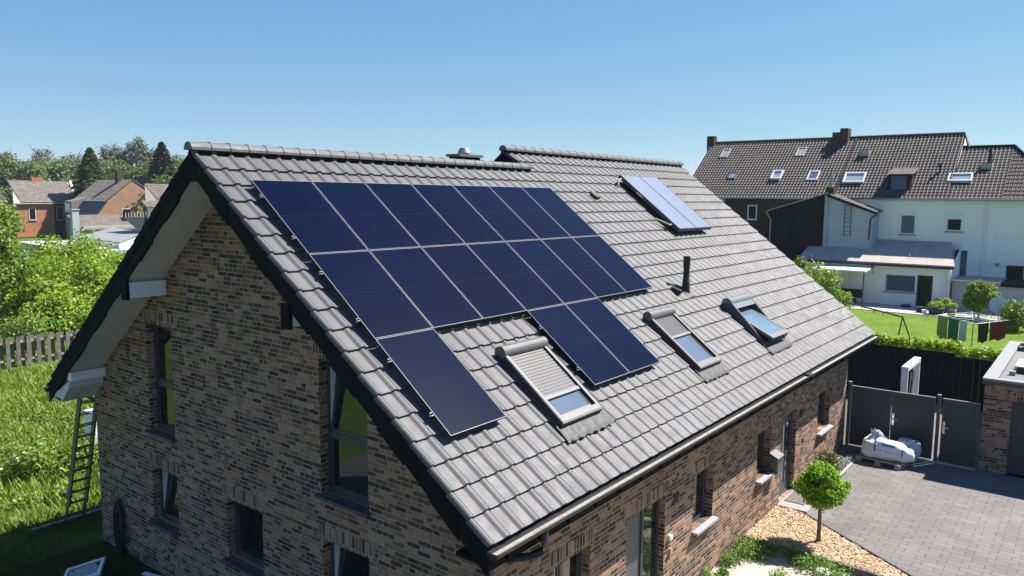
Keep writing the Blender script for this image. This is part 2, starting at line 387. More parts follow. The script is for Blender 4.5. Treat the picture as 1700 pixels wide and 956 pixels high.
# ------------------------------------------------------------------ generators
TP = [(0, -.016), (.007, -.001), (.012, .0), (.08, .0005), (.158, .0), (.166, .001), (.180, .008), (.195, .019), (.210, .028), (.227, .032), (.248, .030), (.268, .022), (.284, .012), (.294, .005), (.300, -.016)]
def tiles(O, ux, us, n, width, s0, pitch, nrows, colw=.30, prof=TP, amp=1.0, thick=.036, jit=.0018, off=0.0, skip=None):
    """a field of overlapping roof tiles as one mesh: returns V, F"""
    O, ux, us, n = map(np.array, (O, ux, us, n))
    ncol = int(math.ceil((width-off)/colw - 1e-6)); k = len(prof)
    pu = np.array([p[0] for p in prof])*colw/.30; ph = np.array([p[1] for p in prof])*amp
    V = []; F = []; b = 0
    for r in range(nrows):
        sa = s0 + (r-1)*pitch + .0; sb = s0 + r*pitch
        for c in range(ncol):
            u = off + c*colw + pu
            u = np.minimum(u, width)
            if skip and skip(u[0], sb): continue
            j = (rng.random()-.5)*2*jit; j2 = (rng.random()-.5)*.006*(jit > 0)
            h0 = ph + j; hb = ph + thick + j
            if sa < -.02 and r == 0: sa_ = max(sa, -.0)
            else: sa_ = sa
            for (s_, hh) in ((sa_, h0), (sb+j2, hb), (sb+j2, hb), (sb+j2-.004, hb-thick-.004)):
                V.append(O + np.outer(u, ux) + us*s_ + np.outer(hh, n))
            for q in range(k-1):
                F.append((b+q, b+k+q, b+k+q+1, b+q+1)); F.append((b+2*k+q, b+3*k+q, b+3*k+q+1, b+2*k+q+1))
            b += 4*k
    return np.vstack(V), np.array(F)
LP = [(0, -.02), (.07, .0), (.15, .0), (.20, .03), (.25, .036), (.30, -.02)]
def tile_obj(name, m, parent, O, ux, us, width, slen, pitch=.34, colw=.3, prof=LP, amp=1.0, thick=.03, jit=.002):
    ux = Vector(ux).normalized(); us = Vector(us).normalized(); n = ux.cross(us)
    if n.z < 0: n = -n
    nr = max(1, int(round(slen/pitch)))
    V, F = tiles(Vector(O)-rootloc(parent), ux, us, n, width, slen/nr, slen/nr, nr, colw, prof, amp, thick, jit)
    me = npmesh(name, V, F, True); return link(name, me, m, parent)
def scatter(P, tv, tf, sc_, rot, jitter=0):
    """copies of a small template (tv, tf) at points P with scale and rotation matrices, one mesh"""
    n = len(P); k = len(tv)
    V = np.einsum('nij,kj->nki', rot, tv)*sc_[:, None, None] + P[:, None, :]
    if jitter: V = V + (rng.random(V.shape)-.5)*jitter*sc_[:, None, None]
    F = (np.array(tf)[None, :, :] + (np.arange(n)*k)[:, None, None]).reshape(-1, len(tf[0]))
    return V.reshape(-1, 3), F
def rots(n, tilt=1.0, up=None):
    """random rotations: z axis within a cone of tilt (1 = any) round +Z or given normals"""
    z = rng.normal(size=(n, 3)); z /= np.linalg.norm(z, axis=1)[:, None]
    base = np.tile([0, 0, 1.], (n, 1)) if up is None else up
    z = base*(1-tilt) + z*tilt; z /= np.linalg.norm(z, axis=1)[:, None]+1e-9
    a = rng.normal(size=(n, 3)); x = np.cross(a, z); x /= np.linalg.norm(x, axis=1)[:, None]+1e-9
    y = np.cross(z, x)
    return np.stack([x, y, z], axis=2)
LEAF = np.array([(0, -.5, 0), (.32, -.05, .06), (0, .55, 0), (-.32, -.05, .06)]); LEAF_F = [(0, 1, 2, 3)]
def crown(nl, blobs, size, fill=.35, drop=.0, seed=1, stretch=(1, 1, 1)):
    """leaves spread in the outer shells of many overlapping lumps (cx,cy,cz,r)"""
    g = np.random.default_rng(seed)
    B = np.array(blobs); w_ = B[:, 3]**2; idx = g.choice(len(B), nl, p=w_/w_.sum())
    d = g.normal(size=(nl, 3)); d /= np.linalg.norm(d, axis=1)[:, None]
    rr = 1 - fill*g.random(nl)**1.4 + .16*g.normal(size=nl)*(g.random(nl) > .6)
    wob = 1 + .14*np.sin(d[:, 0]*7+idx)*np.cos(d[:, 1]*6+idx*2) + .1*np.sin(d[:, 2]*9+idx*3)
    P = B[idx, :3] + d*(B[idx, 3]*rr*wob)[:, None]*np.array(stretch)
    up = d*.75 + np.array([0, 0, .5]); up /= np.linalg.norm(up, axis=1)[:, None]
    global rng
    old = rng; rng = g
    Rm = rots(nl, .45, up); rng = old
    V, F = scatter(P, LEAF, LEAF_F, size*(.6+.8*g.random(nl)), Rm)
    return V, F
def lumps(R_, H, z0, n, seed, rmin=.25, rmax=.42, flat=1.0):
    """lump centres inside an egg of radius R_, height H starting at z0"""
    g = np.random.default_rng(seed); out = []
    for i in range(n):
        t = (i+.5)/n; z = z0 + H*(.12+.76*t); e = math.sin(math.pi*(.10+.82*t))**.7
        a = i*2.399+g.random()*.6; r = R_*e*(.35+.45*g.random())
        rad = (rmin+(rmax-rmin)*g.random())*R_
        out.append((r*math.cos(a), r*math.sin(a), z*flat, rad))
    return out
def trunk_mb(h, r, top, n=6, seed=1, spread=.5, bend=.05):
    g = random.Random(seed); mb = MB()
    pts = [(0, 0, -.05)]; 
    for i in range(1, 6):
        t = i/5; pts.append(((g.random()-.5)*bend*h*t, (g.random()-.5)*bend*h*t, h*t))
    mb.tube(pts, [r*1.25, r, r*.9, r*.8, r*.68, r*.45], 8)
    for i in range(n):
        z = h*(.45+.5*i/n); a = i*2.4+g.random(); L_ = top*spread*(.7+.5*g.random())
        p0 = Vector((0, 0, z)); p1 = p0+Vector((math.cos(a)*L_*.45, math.sin(a)*L_*.45, L_*.35)); p2 = p1+Vector((math.cos(a+.3)*L_*.4, math.sin(a+.3)*L_*.4, L_*.45))
        mb.tube([p0, p1, p2], [r*.45, r*.28, r*.08], 6)
    return mb
def tree(name, label, cat, loc, R_, H, z0, nl, size, m, seed, nlump=14, tr=.12, group=None, rz=0, stretch=(1, 1, 1), fill=.35):
    t = thing(name, label, cat, (0, 0, 0), 0, group)
    trunk_mb(z0+H*.6, tr, H, 7, seed).build('trunk', M['bark'], t)
    V, F = crown(nl, lumps(R_, H, z0, nlump, seed), size, fill, seed=seed, stretch=stretch)
    link('crown', npmesh('crown', V, F), m, t)
    t.location = loc; t.rotation_euler = (0, 0, rz)
    return t
def shrub(name, label, loc, R_, H, nl, size, m, seed, group=None, nlump=9, stretch=(1, 1, 1), cat='shrub', flowers=None):
    t = thing(name, label, cat, (0, 0, 0), 0, group)
    mb = MB()
    for i in range(5):
        a = i*1.26+seed; mb.tube([(0, 0, -.02), (math.cos(a)*R_*.25, math.sin(a)*R_*.25, H*.35), (math.cos(a)*R_*.5, math.sin(a)*R_*.5, H*.7)], [.02*H, .014*H, .006*H], 5)
    mb.build('stems', M['bark'], t)
    V, F = crown(nl, lumps(R_, H*.92, 0.02, nlump, seed, .38, .55), size, .5, seed=seed, stretch=stretch)
    V[:, 2] = np.maximum(V[:, 2], .01)
    link('foliage', npmesh('foliage', V, F), m, t)
    if flowers:
        g = np.random.default_rng(seed+5); n = flowers[0]
        d = g.normal(size=(n, 3)); d[:, 2] = abs(d[:, 2])*.8+.1; d /= np.linalg.norm(d, axis=1)[:, None]
        P = d*np.array([R_, R_, H*.6])*1.02+np.array([0, 0, H*.4])
        for q in P:
            mb = MB(); mb.lathe(q, [(.001, -.03), (.045, -.005), (.055, .02), (.02, .035), (.001, .03)], 7); f_ = mb.build('flower', flowers[1]); f_.parent = t
    t.location = loc; return t
def copytree(o, parent=None):
    c = o.copy(); col.objects.link(c); c.parent = parent
    for ch in list(o.children): copytree(ch, c)
    return c

# walls with rectangular holes ------------------------------------------------
def wall(mb, axis, plane, a0, a1, z0, top, holes, depth, outward=-1):
    """axis 'x': wall in plane x=plane running along y; 'y': plane y=plane along x. top(a) height. holes (a0,a1,z0,z1)"""
    P = (lambda a, z, d=0: (plane+d, a, z)) if axis == 'x' else (lambda a, z, d=0: (a, plane+d, z))
    br = sorted(set([a0, a1] + [h[i] for h in holes for i in (0, 1)] + ([0.0] if a0 < 0 < a1 and axis == 'x' else [])))
    br = [b for b in br if a0-1e-9 <= b <= a1+1e-9]
    for p, q in zip(br[:-1], br[1:]):
        hs = sorted([h for h in holes if h[0] <= p+1e-6 and h[1] >= q-1e-6], key=lambda h: h[2])
        z = z0
        for h in hs:
            if h[2] > z+1e-6: mb.quad(P(p, z), P(q, z), P(q, h[2]), P(p, h[2]))
            z = h[3]
        mb.quad(P(p, z), P(q, z), P(q, top(q)), P(p, top(p)))
    for h in holes:
        d = depth
        mb.quad(P(h[0], h[2]), P(h[0], h[3]), P(h[0], h[3], d), P(h[0], h[2], d))
        mb.quad(P(h[1], h[2]), P(h[1], h[3]), P(h[1], h[3], d), P(h[1], h[2], d))
        mb.quad(P(h[0], h[3]), P(h[1], h[3]), P(h[1], h[3], d), P(h[0], h[3], d))
        mb.quad(P(h[0], h[2]), P(h[1], h[2]), P(h[1], h[2], d), P(h[0], h[2], d))
def frame_rect(mb, axis, plane, a0, a1, z0, z1, w_, d0, d1):
    """rectangular ring between depths d0,d1"""
    def bx(p, q, r_, s_):
        if axis == 'x': mb.box(plane+min(d0, d1), plane+max(d0, d1), p, q, r_, s_)
        else: mb.box(p, q, plane+min(d0, d1), plane+max(d0, d1), r_, s_)
    bx(a0, a0+w_, z0, z1); bx(a1-w_, a1, z0, z1); bx(a0+w_, a1-w_, z0, z0+w_); bx(a0+w_, a1-w_, z1-w_, z1)
def window(parent, axis, plane, a0, a1, z0, z1, depth=.15, mull=None, tilt=None, sgn=1, sill=None, frame=None, glass=None, fw=.06, label=None, split=None):
    """sgn: +1 the reveal goes toward + axis"""
    fr = MB(); frame_rect(fr, axis, plane, a0, a1, z0, z1, fw, sgn*depth, sgn*(depth+.07))
    cells = [(a0+fw, a1-fw, z0+fw, z1-fw)]
    if mull:
        fr.box(*( (plane+sgn*depth, plane+sgn*(depth+.07), a0+fw, a1-fw) if axis == 'x' else (a0+fw, a1-fw, plane+sgn*depth, plane+sgn*(depth+.07)) ), mull-fw/2, mull+fw/2) if sgn > 0 else None
        cells = [(a0+fw, a1-fw, z0+fw, mull-fw/2), (a0+fw, a1-fw, mull+fw/2, z1-fw)]
    if split:
        fr.box(*((plane+sgn*depth, plane+sgn*(depth+.07), split-fw/2, split+fw/2) if axis == 'x' else (split-fw/2, split+fw/2, min(plane+sgn*depth, plane+sgn*(depth+.07)), max(plane+sgn*depth, plane+sgn*(depth+.07)))), z0+fw, z1-fw)
        cells = [(a0+fw, split-fw/2, z0+fw, z1-fw), (split+fw/2, a1-fw, z0+fw, z1-fw)]
    f = fr.build('window', frame or M['anth'], parent)
    if label: f['label'] = label
    for i, (p, q, r_, s_) in enumerate(cells):
        tl = tilt and ((i == len(cells)-1) if tilt == 'top' else True)
        d0 = sgn*(depth+.03); g = MB(); sash = MB()
        dt = sgn*.13 if tl else 0
        w_ = .045
        def pt(a, z, e=0):
            k = (z-r_)/(s_-r_); d = d0+dt*k+e
            return (plane+d, a, z) if axis == 'x' else (a, plane+d, z)
        g.quad(pt(p+w_, r_+w_), pt(q-w_, r_+w_), pt(q-w_, s_-w_), pt(p+w_, s_-w_))
        g.build('pane', glass or M['glass'], f)
        for (A, B, C_, D) in ((p, p+w_, r_, s_), (q-w_, q, r_, s_), (p+w_, q-w_, r_, r_+w_), (p+w_, q-w_, s_-w_, s_)):
            e0, e1 = -sgn*.015, sgn*.04
            vs = [pt(A, C_, e0), pt(B, C_, e0), pt(B, D, e0), pt(A, D, e0), pt(A, C_, e1), pt(B, C_, e1), pt(B, D, e1), pt(A, D, e1)]
            sash.add(vs, [(0, 1, 2, 3), (4, 7, 6, 5), (0, 4, 5, 1), (3, 2, 6, 7), (0, 3, 7, 4), (1, 5, 6, 2)])
        sash.build('sash', M['anth'] if frame is None else frame, f)
        if tl:
            wd = MB()      # pale inner edge that shows in the gap of the tilted sash
            for a_ in (p+.006, q-.006):
                wd.prism([ (plane+d0-sgn*.012, a_, s_-.01), (plane+d0-sgn*.012, a_, r_+.12), (plane+d0+dt*1.0, a_, s_-.01)], (0, .008, 0)) if axis == 'x' else None
            if wd.v: wd.build('inner_edge', M['white'], f)
    if sill:
        o, t = sill
        s_ = MB()
        if axis == 'x': s_.box(plane-sgn*o if sgn > 0 else plane, plane+sgn*depth, a0-.06, a1+.06, z0-t-.005, z0-.004)
        else: s_.box(a0-.02, a1+.03, min(plane-sgn*o, plane+sgn*depth), max(plane-sgn*o, plane+sgn*depth), z0-t-.005, z0-.004)
        s_.build('sill', M['dsill'] if axis == 'x' else M['sill'], f, bevel=.004)
    return f

# ------------------------------------------------------------------ THE BRICK HOUSE
house = thing('brick_house', 'large brown brick house with grey tiled roof carrying the dark solar panels', 'house', (9.5, 0, 0))
YL = 5.38; XE = 17.72
gtop = lambda y: ZR - abs(y)/CT*ST - .10
gh = [(2.18, 3.10, 2.90, 5.0), (-3.15, -2.08, 2.90, 5.0), (2.18, 3.10, 1.07, 2.17), (-.52, .53, 1.07, 2.17), (-3.15, -2.10, 1.07, 2.17)]
mb = MB(); wall(mb, 'x', XG, YW, YL, -.3, gtop, gh, .16)
mb.build('gable_wall', M['brick'], house)
lh = [(2.14, 3.12, 1.07, 2.17), (4.26, 5.66, .05, 2.17), (6.85, 7.80, 1.07, 2.17), (10.26, 11.12, 1.07, 2.17), (11.90, 13.0, .05, 2.17), (14.85, 15.98, 1.07, 2.17)]
mb = MB(); wall(mb, 'y', YW, XG, XE, -.3, lambda x: 3.62, lh, .16)
mb.build('front_wall', M['brick'], house)
mb = MB(); mb.quad((XG, YL, -.3), (XE, YL, -.3), (XE, YL, 3.7), (XG, YL, 3.7)); mb.build('rear_wall', M['brick'], house)
mb = MB(); wall(mb, 'x', XE, YW, YL, -.3, gtop, [], .1); mb.build('far_gable_wall', M['brick'], house)
mb = MB()   # black blocks added behind the openings to keep daylight out
mb.box(XG+.30, XE-.3, YW+.3, YL-.2, -.2, 3.4); mb.box(XG+.30, XE-.3, -3.6, 3.6, 3.4, 5.2); mb.build('dark_infill', M['black'], house)
# lintels of upright bricks
def lint(axis, a0, a1, z):
    mb = MB()
    if axis == 'x': mb.box(XG-.003, XG+.02, a0-.12, a1+.12, z+.001, z+.245)
    else: mb.box(a0-.12, a1+.12, YW-.003, YW+.02, z+.001, z+.245)
    mb.build('lintel', M['soldier'], house)
for h in gh: lint('x', h[0], h[1], h[3])
for h in lh: lint('y', h[0], h[1], h[3])
S = (.10, .045)
window(house, 'x', XG, *gh[0], mull=3.83, sill=S, label='tall upper window at the left of the gable')
window(house, 'x', XG, *gh[1], mull=3.83, tilt='top', sill=S, label='tall upper window with its top sash tilted open')
window(house, 'x', XG, *gh[2], tilt='all', sill=S, label='small lower left gable window tilted open')
window(house, 'x', XG, *gh[3], sill=S, label='small closed lower window in the middle of the gable')
window(house, 'x', XG, *gh[4], tilt='all', sill=S, label='lower right gable window tilted open')
S2 = (.13, .05)
window(house, 'y', YW, *lh[0], sill=S2, split=2.55)
window(house, 'y', YW, *lh[2], sill=S2)
window(house, 'y', YW, *lh[3], sill=S2)
window(house, 'y', YW, *lh[5], sill=S2)
# glazed side door with a fixed panel
mb = MB(); frame_rect(mb, 'y', YW, 4.26, 5.66, .05, 2.17, .07, .11, .18); mb.box(4.98, 5.05, YW+.10, YW+.18, .12, 2.10)
d = mb.build('side_door', M['anth'], house)
mb = MB(); mb.box(4.33, 4.98, YW+.13, YW+.15, .12, 2.10); mb.build('door_panel', plain('door_grey', (.075, .085, .095), .4), d)
mb = MB(); mb.box(5.05, 5.59, YW+.13, YW+.15, .12, 2.10); mb.build('pane', M['glass'], d)
# front door
mb = MB(); frame_rect(mb, 'y', YW, 11.90, 13.0, .05, 2.17, .06, .10, .17); mb.box(11.96, 12.94, YW+.12, YW+.16, .11, 2.11)
d = mb.build('front_door', plain('door_blue_grey', (.050, .065, .080), .35), house)
mb = MB(); mb.tube([(12.16, YW+.05, .55), (12.16, YW+.05, 1.95)], .018, 10); mb.tube([(12.16, YW+.05, .7), (12.16, YW+.13, .7)], .012, 8); mb.tube([(12.16, YW+.05, 1.8), (12.16, YW+.13, 1.8)], .012, 8)
mb.build('door_handle', M['alu'], d)
mb = MB(); mb.box(12.55, 12.80, YW+.105, YW+.123, .35, 1.9); mb.build('door_glass', M['glass'], d)
# small fittings on the front wall
mb = MB(); mb.box(5.80, 5.90, YW-.06, YW, 1.27, 1.37); mb.build('motion_sensor', M['white'], house, bevel=.01)
mb = MB(); mb.tube([(5.88, YW, 1.06), (5.88, YW-.05, 1.06)], .05, 12); mb.box(5.84, 5.86, YW-.045, YW, .9, 1.02); mb.build('water_tap', M['pallet'], house)
mb = MB(); mb.box(13.53, 13.60, YW-.02, YW, 1.14, 1.26); mb.build('doorbell', M['black'], house)
def text(s, name, m, parent, loc, size, rot, shear=0, ext=.006, lab=None):
    cu = bpy.data.curves.new('t', 'FONT'); cu.body = s; cu.size = size; cu.extrude = ext; cu.shear = shear; cu.align_x = 'CENTER'; cu.align_y = 'CENTER'
    o = bpy.data.objects.new('t', cu); col.objects.link(o)
    me = bpy.data.meshes.new_from_object(o.evaluated_get(bpy.context.evaluated_depsgraph_get()))
    bpy.data.objects.remove(o)
    x = link(name, me, m, parent, Vector(loc)-rootloc(parent)); x.rotation_euler = rot
    if lab: x['label'] = lab
    return x
text('20', 'house_number', M['black'], house, (6.03, YW-.012, 1.98), .30, (R(90), 0, 0), .25, lab='dark number 20 on the front wall')
text('18', 'house_number', M['black'], house, (13.30, YW-.012, 1.98), .28, (R(90), 0, 0), .0, lab='dark house number beside the front door')

# ---- roof
roof = MB()
roof.prism([RP(.06, 0, -.06), RP(.06, LS-.05, -.06), RP(.06, LS-.05, -.22), RP(.06, 0, -.30), RB(.06, LS-.1, -.22), RB(.06, LS-.1, -.06)], (XL-.12, 0, 0))
rf = roof.build('roof', M['clad'], house)
SK = lambda x, s: False
V, F = tiles(RP(0, 0)-rootloc(house), (1, 0, 0), (0, -CT, -ST), (0, -ST, CT), XL, .078, .39478, 20, off=.0875, jit=.002, skip=lambda u, s_: s_ < .1 and u > 8.4)
link('front_tiles', npmesh('front_tiles', V, F, True), M['tile'], rf)
# verge tiles with a rounded outer roll turned down over the edge
mb = MB()
for r in range(20):
    sa, sb = max(.0, .078+(r-1)*.39478), .078+r*.39478
    prof = [(-.010, -.035), (-.014, .0), (-.006, .022), (.014, .036), (.036, .034), (.056, .014), (.074, .003), (.0875, .0)]
    for a, b in zip(prof[:-1], prof[1:]):
        mb.add([RP(a[0], sa, a[1]), RP(a[0], sb, a[1]+.037), RP(b[0], sb, b[1]+.037), RP(b[0], sa, b[1])], [(0, 1, 2, 3)], True)
        mb.add([RP(a[0], sb, a[1]+.037), RP(a[0], sb-.003, a[1]-.01), RP(b[0], sb-.003, b[1]-.01), RP(b[0], sb, b[1]+.037)], [(0, 1, 2, 3)])
mb.build('verge_tiles', M['tile'], rf)
V, F = tiles(RB(0, 0)-rootloc(house), (1, 0, 0), (0, CT, -ST), (0, ST, CT), XL, .078, .39478, 20, jit=0)
V2 = V.copy()
link('back_tiles', npmesh('back_tiles', V, F, True), M['tile'], rf)
mb = MB()
for r in range(19):
    sa, sb = .078+(r-1)*.39478, .078+r*.39478
    mb.add([RB(-.014, max(sa, 0), -.11), RB(-.014, sb, -.09), RB(-.014, sb, .045), RB(-.014, max(sa, 0), .02)], [(0, 1, 2, 3)])
mb.build('back_verge', M['clad'], rf)
# higher rear part of the roof: front slope runs on above the first ridge
s2 = -.743; X2 = 8.52
# top row from the upper ridge, middle row
def row(sa, sb, x0, x1):
    out = MB(); u = x0
    while u < x1-.01:
        j = (random.random()-.5)*.004
        for (a, b) in zip(TP[:-1], TP[1:]):
            p, q = min(u+a[0], x1), min(u+b[0], x1)
            out.add([RP(p, sa, a[1]+j), RP(p, sb, a[1]+.036+j), RP(q, sb, b[1]+.036+j), RP(q, sa, b[1]+j)], [(0, 1, 2, 3)], True)
            out.add([RP(p, sb, a[1]+.036+j), RP(p, sb-.004, a[1]-.01), RP(q, sb-.004, b[1]-.01), RP(q, sb, b[1]+.036+j)], [(0, 1, 2, 3)])
        u += .3
    return out
mb = row(s2, -.317, 8.4875, XL); mb2 = row(-.317, .078, 8.4875, XL)
for o_ in (mb2,): mb.add(o_.v, o_.f); mb.sm[-len(o_.f):] = o_.sm
mb.build('upper_tiles', M['tile'], rf)
Y2, Z2 = -s2*CT, ZR-s2*ST
mb = MB()   # triangle of cladding at the step, and the raised back slope
yb = Y2 + 6.2*CT; zb = Z2-6.2*ST
mb.prism([(X2+.03, -.12, 8.0), (X2+.03, Y2, Z2-.03), (X2+.03, Y2+2.0*CT, Z2-2.0*ST-.03), (X2+.03, 1.0, 7.2)], (.05, 0, 0))
mb.prism([(X2+.08, Y2, Z2-.02), (X2+.08, yb, zb), (X2+.08, yb, zb-.15), (X2+.08, Y2, Z2-.3)], (XL-X2-.1, 0, 0))
mb.prism([(X2-.01, Y2, Z2+.02), (X2-.01, -.1, ZR+.07), (X2-.01, -.1, ZR-.05), (X2-.01, Y2, Z2-.12), (X2-.01, Y2+1.4, Z2-.12-1.4*ST/CT), (X2-.01, Y2+1.4, Z2+.0-1.4*ST/CT)], (.04, 0, 0))
mb.build('step_cladding', M['clad'], rf)
def ridge(x0, x1, y, z, cname, m, step=.335, r=.115):
    mb = MB(); x = x0
    while x < x1-.05:
        xe = min(x+step+.045, x1+.02)
        for k in range(9):
            a0, a1 = math.pi*(k/9)*1.06-.1, math.pi*((k+1)/9)*1.06-.1
            A = [(x, r+.002), (xe-.05, r+.006), (xe-.045, r+.016), (xe, r+.016), (xe, r-.01)]
            for (p, ra), (q, rb) in zip(A[:-1], A[1:]):
                mb.add([(p, y+ra*math.cos(a0), z+ra*math.sin(a0)), (q, y+rb*math.cos(a0), z+rb*math.sin(a0)), (q, y+rb*math.cos(a1), z+rb*math.sin(a1)), (p, y+ra*math.cos(a1), z+ra*math.sin(a1))], [(0, 1, 2, 3)], True)
        x += step
    # closed round end cap at the start
    n = 12; mb.add([(x0, y, z-.02)]+[(x0, y+r*math.cos(math.pi*k/n), z+r*math.sin(math.pi*k/n)) for k in range(n+1)], [(0, k+1, k+2) for k in range(n)])
    mb.build(cname, m, rf)
    return mb
ridge(-.06, 8.78, 0, ZR+.035, 'ridge_tiles', M['tile'])
ridge(X2-.04, XL+.03, Y2, Z2+.035, 'upper_ridge_tiles', M['tile'], .40)
mb = MB()   # mortar bed strip under the ridge tiles
mb.box(0.0, 8.75, -.09, .09, ZR-.06, ZR+.05); mb.box(X2, XL, Y2-.09, Y2+.09, Z2-.06, Z2+.05); mb.build('ridge_strip', M['clad'], rf)
# soffits, barge cladding, purlin ends
def zt(y): return ZR - abs(y)/CT*ST
for (xa, xb, nm) in ((.02, XG, ''), (XE, XL-.02, 'far_')):
    mb = MB()
    mb.prism([(xa, 0, zt(0)-.345), (xa, -5.85, zt(5.85)-.345), (xa, -5.85, zt(5.85)-.32), (xa, 0, zt(0)-.32)], (xb-xa, 0, 0))
    mb.prism([(xa, 0, zt(0)-.345), (xa, 5.80, zt(5.80)-.345), (xa, 5.80, zt(5.80)-.32), (xa, 0, zt(0)-.32)], (xb-xa, 0, 0))
    mb.build(nm+'soffit', M['soffit'], rf)
mb = MB(); i = 0
for sg in (-1, 1):
    L_ = 5.97 if sg < 0 else 5.90; n = 13; dy = L_/n
    for k in range(n):
        ya, yb_ = k*dy, (k+1)*dy; t = .036 if (k % 2) else .030
        low = .37 + (.035 if k % 2 else 0)
        mb.prism([(.034-t, sg*ya, zt(ya)-.03), (.034-t, sg*yb_, zt(yb_)-.03), (.034-t, sg*yb_, zt(yb_)-low), (.034-t, sg*ya, zt(ya)-low)], (t, 0, 0))
mb.prism([(-.006, -.10, zt(.10)-.385), (-.006, .10, zt(.10)-.385), (-.006, .0, zt(0)-.05)], (.03, 0, 0))
mb.build('barge_cladding', M['clad'], rf)
mb = MB()
for sg in (-1, 1):
    mb.prism([(XL-.03, 0, zt(0)), (XL-.03, sg*5.95, zt(5.95)), (XL-.03, sg*5.95, zt(5.95)-.37), (XL-.03, 0, zt(0)-.37)], (.04, 0, 0))
mb.build('far_barge_cladding', M['clad'], rf)
for sg in (1, -1):
    mb = MB(); mb.box(.035, XG, sg*2.33-.05, sg*2.33+.12, 5.60, 5.88); mb.build('purlin_cover', M['white'], rf)
    mb = MB(); mb.box(-.03, .033, sg*2.33-.06+(.0 if sg > 0 else 0), sg*2.33+.13, 5.57, 5.93); mb.build('purlin_cap', M['clad'], rf)
    if sg > 0: mb = MB(); mb.box(.035, XG, sg*4.9-.05, sg*4.9+.12, 3.70, 3.88); mb.build('purlin_cover', M['white'], rf)
mb = MB()
mb.prism([(.035, 4.95, 3.70), (.035, 5.80, 3.26), (.035, 5.35, 3.20), (.035, 4.98, 3.55)], (XG-.04, 0, 0))
mb.box(.035, XL-.1, YL+.01, 5.80, 3.20, 3.26)
mb.build('eave_box', M['soffit'], rf)
mb = MB(); mb.box(.05, XL-.05, -5.90, YW-.002, 3.16, 3.21); mb.box(.05, XL-.05, -5.93, -5.90, 3.10, 3.40); mb.build('front_eave_box', M['clad'], rf)
# gutters
def gutter(y, z, r, x0, x1, name, sg=-1):
    mb = MB(); n = 10
    for a0, a1 in ((r, 1), (r-.004, -1)):
        pass
    pts = [(math.cos(math.pi+math.pi*k/n), math.sin(math.pi+math.pi*k/n)) for k in range(n+1)]
    for rr in (r, r-.006):
        for a, b in zip(pts[:-1], pts[1:]):
            mb.add([(x0, y+rr*a[0], z+rr*a[1]), (x1, y+rr*a[0], z+rr*a[1]), (x1, y+rr*b[0], z+rr*b[1]), (x0, y+rr*b[0], z+rr*b[1])], [(0, 1, 2, 3)], True)
    for xx in (x0, x1): mb.add([(xx, y, z)]+[(xx, y+r*a, z+r*b) for a, b in pts], [(0, k+1, k+2) for k in range(n)])
    mb.tube([(x0, y-r, z+.004), (x1, y-r, z+.004)], .011, 8)
    return mb.build(name, M['gutter'], rf)
gu = gutter(-6.05, 3.395, .085, -.02, XL+.16, 'gutter')
mb = MB(); mb.box(0.0, 11.7, -6.106, -5.994, 3.338, 3.352); mb.build('gutter_debris', M['debris'], gu)
mb = MB(); mb.box(11.75, XL+.14, -6.106, -5.994, 3.338, 3.352); mb.build('gutter_bottom', plain('gutter_pale', (.33, .33, .33), .6), gu)
mb = MB(); mb.box(11.62, 11.82, -6.14, -5.95, 3.33, 3.40); mb.build('gutter_joint', M['black'], gu)
gutter(6.0, 3.395, .08, -.02, XL+.1, 'back_gutter')
for k in range(28):
    x = .35+k*.66
    mb = MB(); mb.box(x, x+.035, -6.0, -5.93, 3.17, 3.33); mb.build('gutter_bracket', M['clad'], rf)
mb = MB()
mb.tube([(1.02, -6.05, 3.34), (1.02, -6.05, 3.16), (.97, -6.03, 3.05), (.86, -5.95, 3.00), (.70, -5.72, 2.96), (.63, -5.56, 2.92), (.60, -5.50, 2.80), (.60, -5.50, -.1)], .052, 14)
for z in (2.5, 1.2): mb.tube([(.60, -5.50, z), (.60, -5.50, z+.04)], .060, 14)
mb.build('downpipe', M['gutter'], rf)
# chimney
mb = MB(); mb.box(7.18, 7.92, .83, 1.17, 7.0, 8.38); ch = mb.build('chimney', M['clad'], rf)
mb = MB(); mb.box(7.12, 7.98, .78, 1.22, 8.38, 8.44); mb.build('chimney_slab', plain('chimney_slab', (.12, .12, .12), .6), ch)
mb = MB(); mb.lathe((7.53, 1.0, 8.44), [(.10, 0), (.10, .03), (.165, .03), (.165, .045), (.115, .15), (.110, .155), (.001, .157)], 20, False); mb.build('chimney_cowl', M['zinc'], ch)
# little roof fittings
mb = MB()
b0 = RP(10.06, 4.62, .0); mb.tube([b0, b0+Vector((0, 0, .28)), b0+Vector((0, 0, .30)), b0+Vector((.0, 0, .60)), b0+Vector((0, 0, .62)), b0+Vector((0, 0, .86))], [.095, .088, .075, .070, .082, .080], 14)
vp = mb.build('vent_pipe', M['black'], rf)
mb = MB(); mb.prism([RP(9.90, 4.38, .03), RP(10.26, 4.38, .03), RP(10.26, 4.80, .04), RP(9.90, 4.80, .04)], Vector((0, -ST, CT))*.02); mb.build('pipe_flashing', M['lead'], vp)
mb = MB(); mb.tube([RP(9.6, 4.42, .03), RP(9.6, 4.66, .10)], [.05, .065], 10); mb.build('vent_tile', M['black'], rf)
mb = MB()
mb.prism([RP(10.36, .93, .03), RP(10.56, .93, .03), RP(10.56, 1.17, .05), RP(10.36, 1.17, .05)], Vector((0, -ST, CT))*.07)
mb.build('vent_tile', M['anth'], rf, bevel=.015)
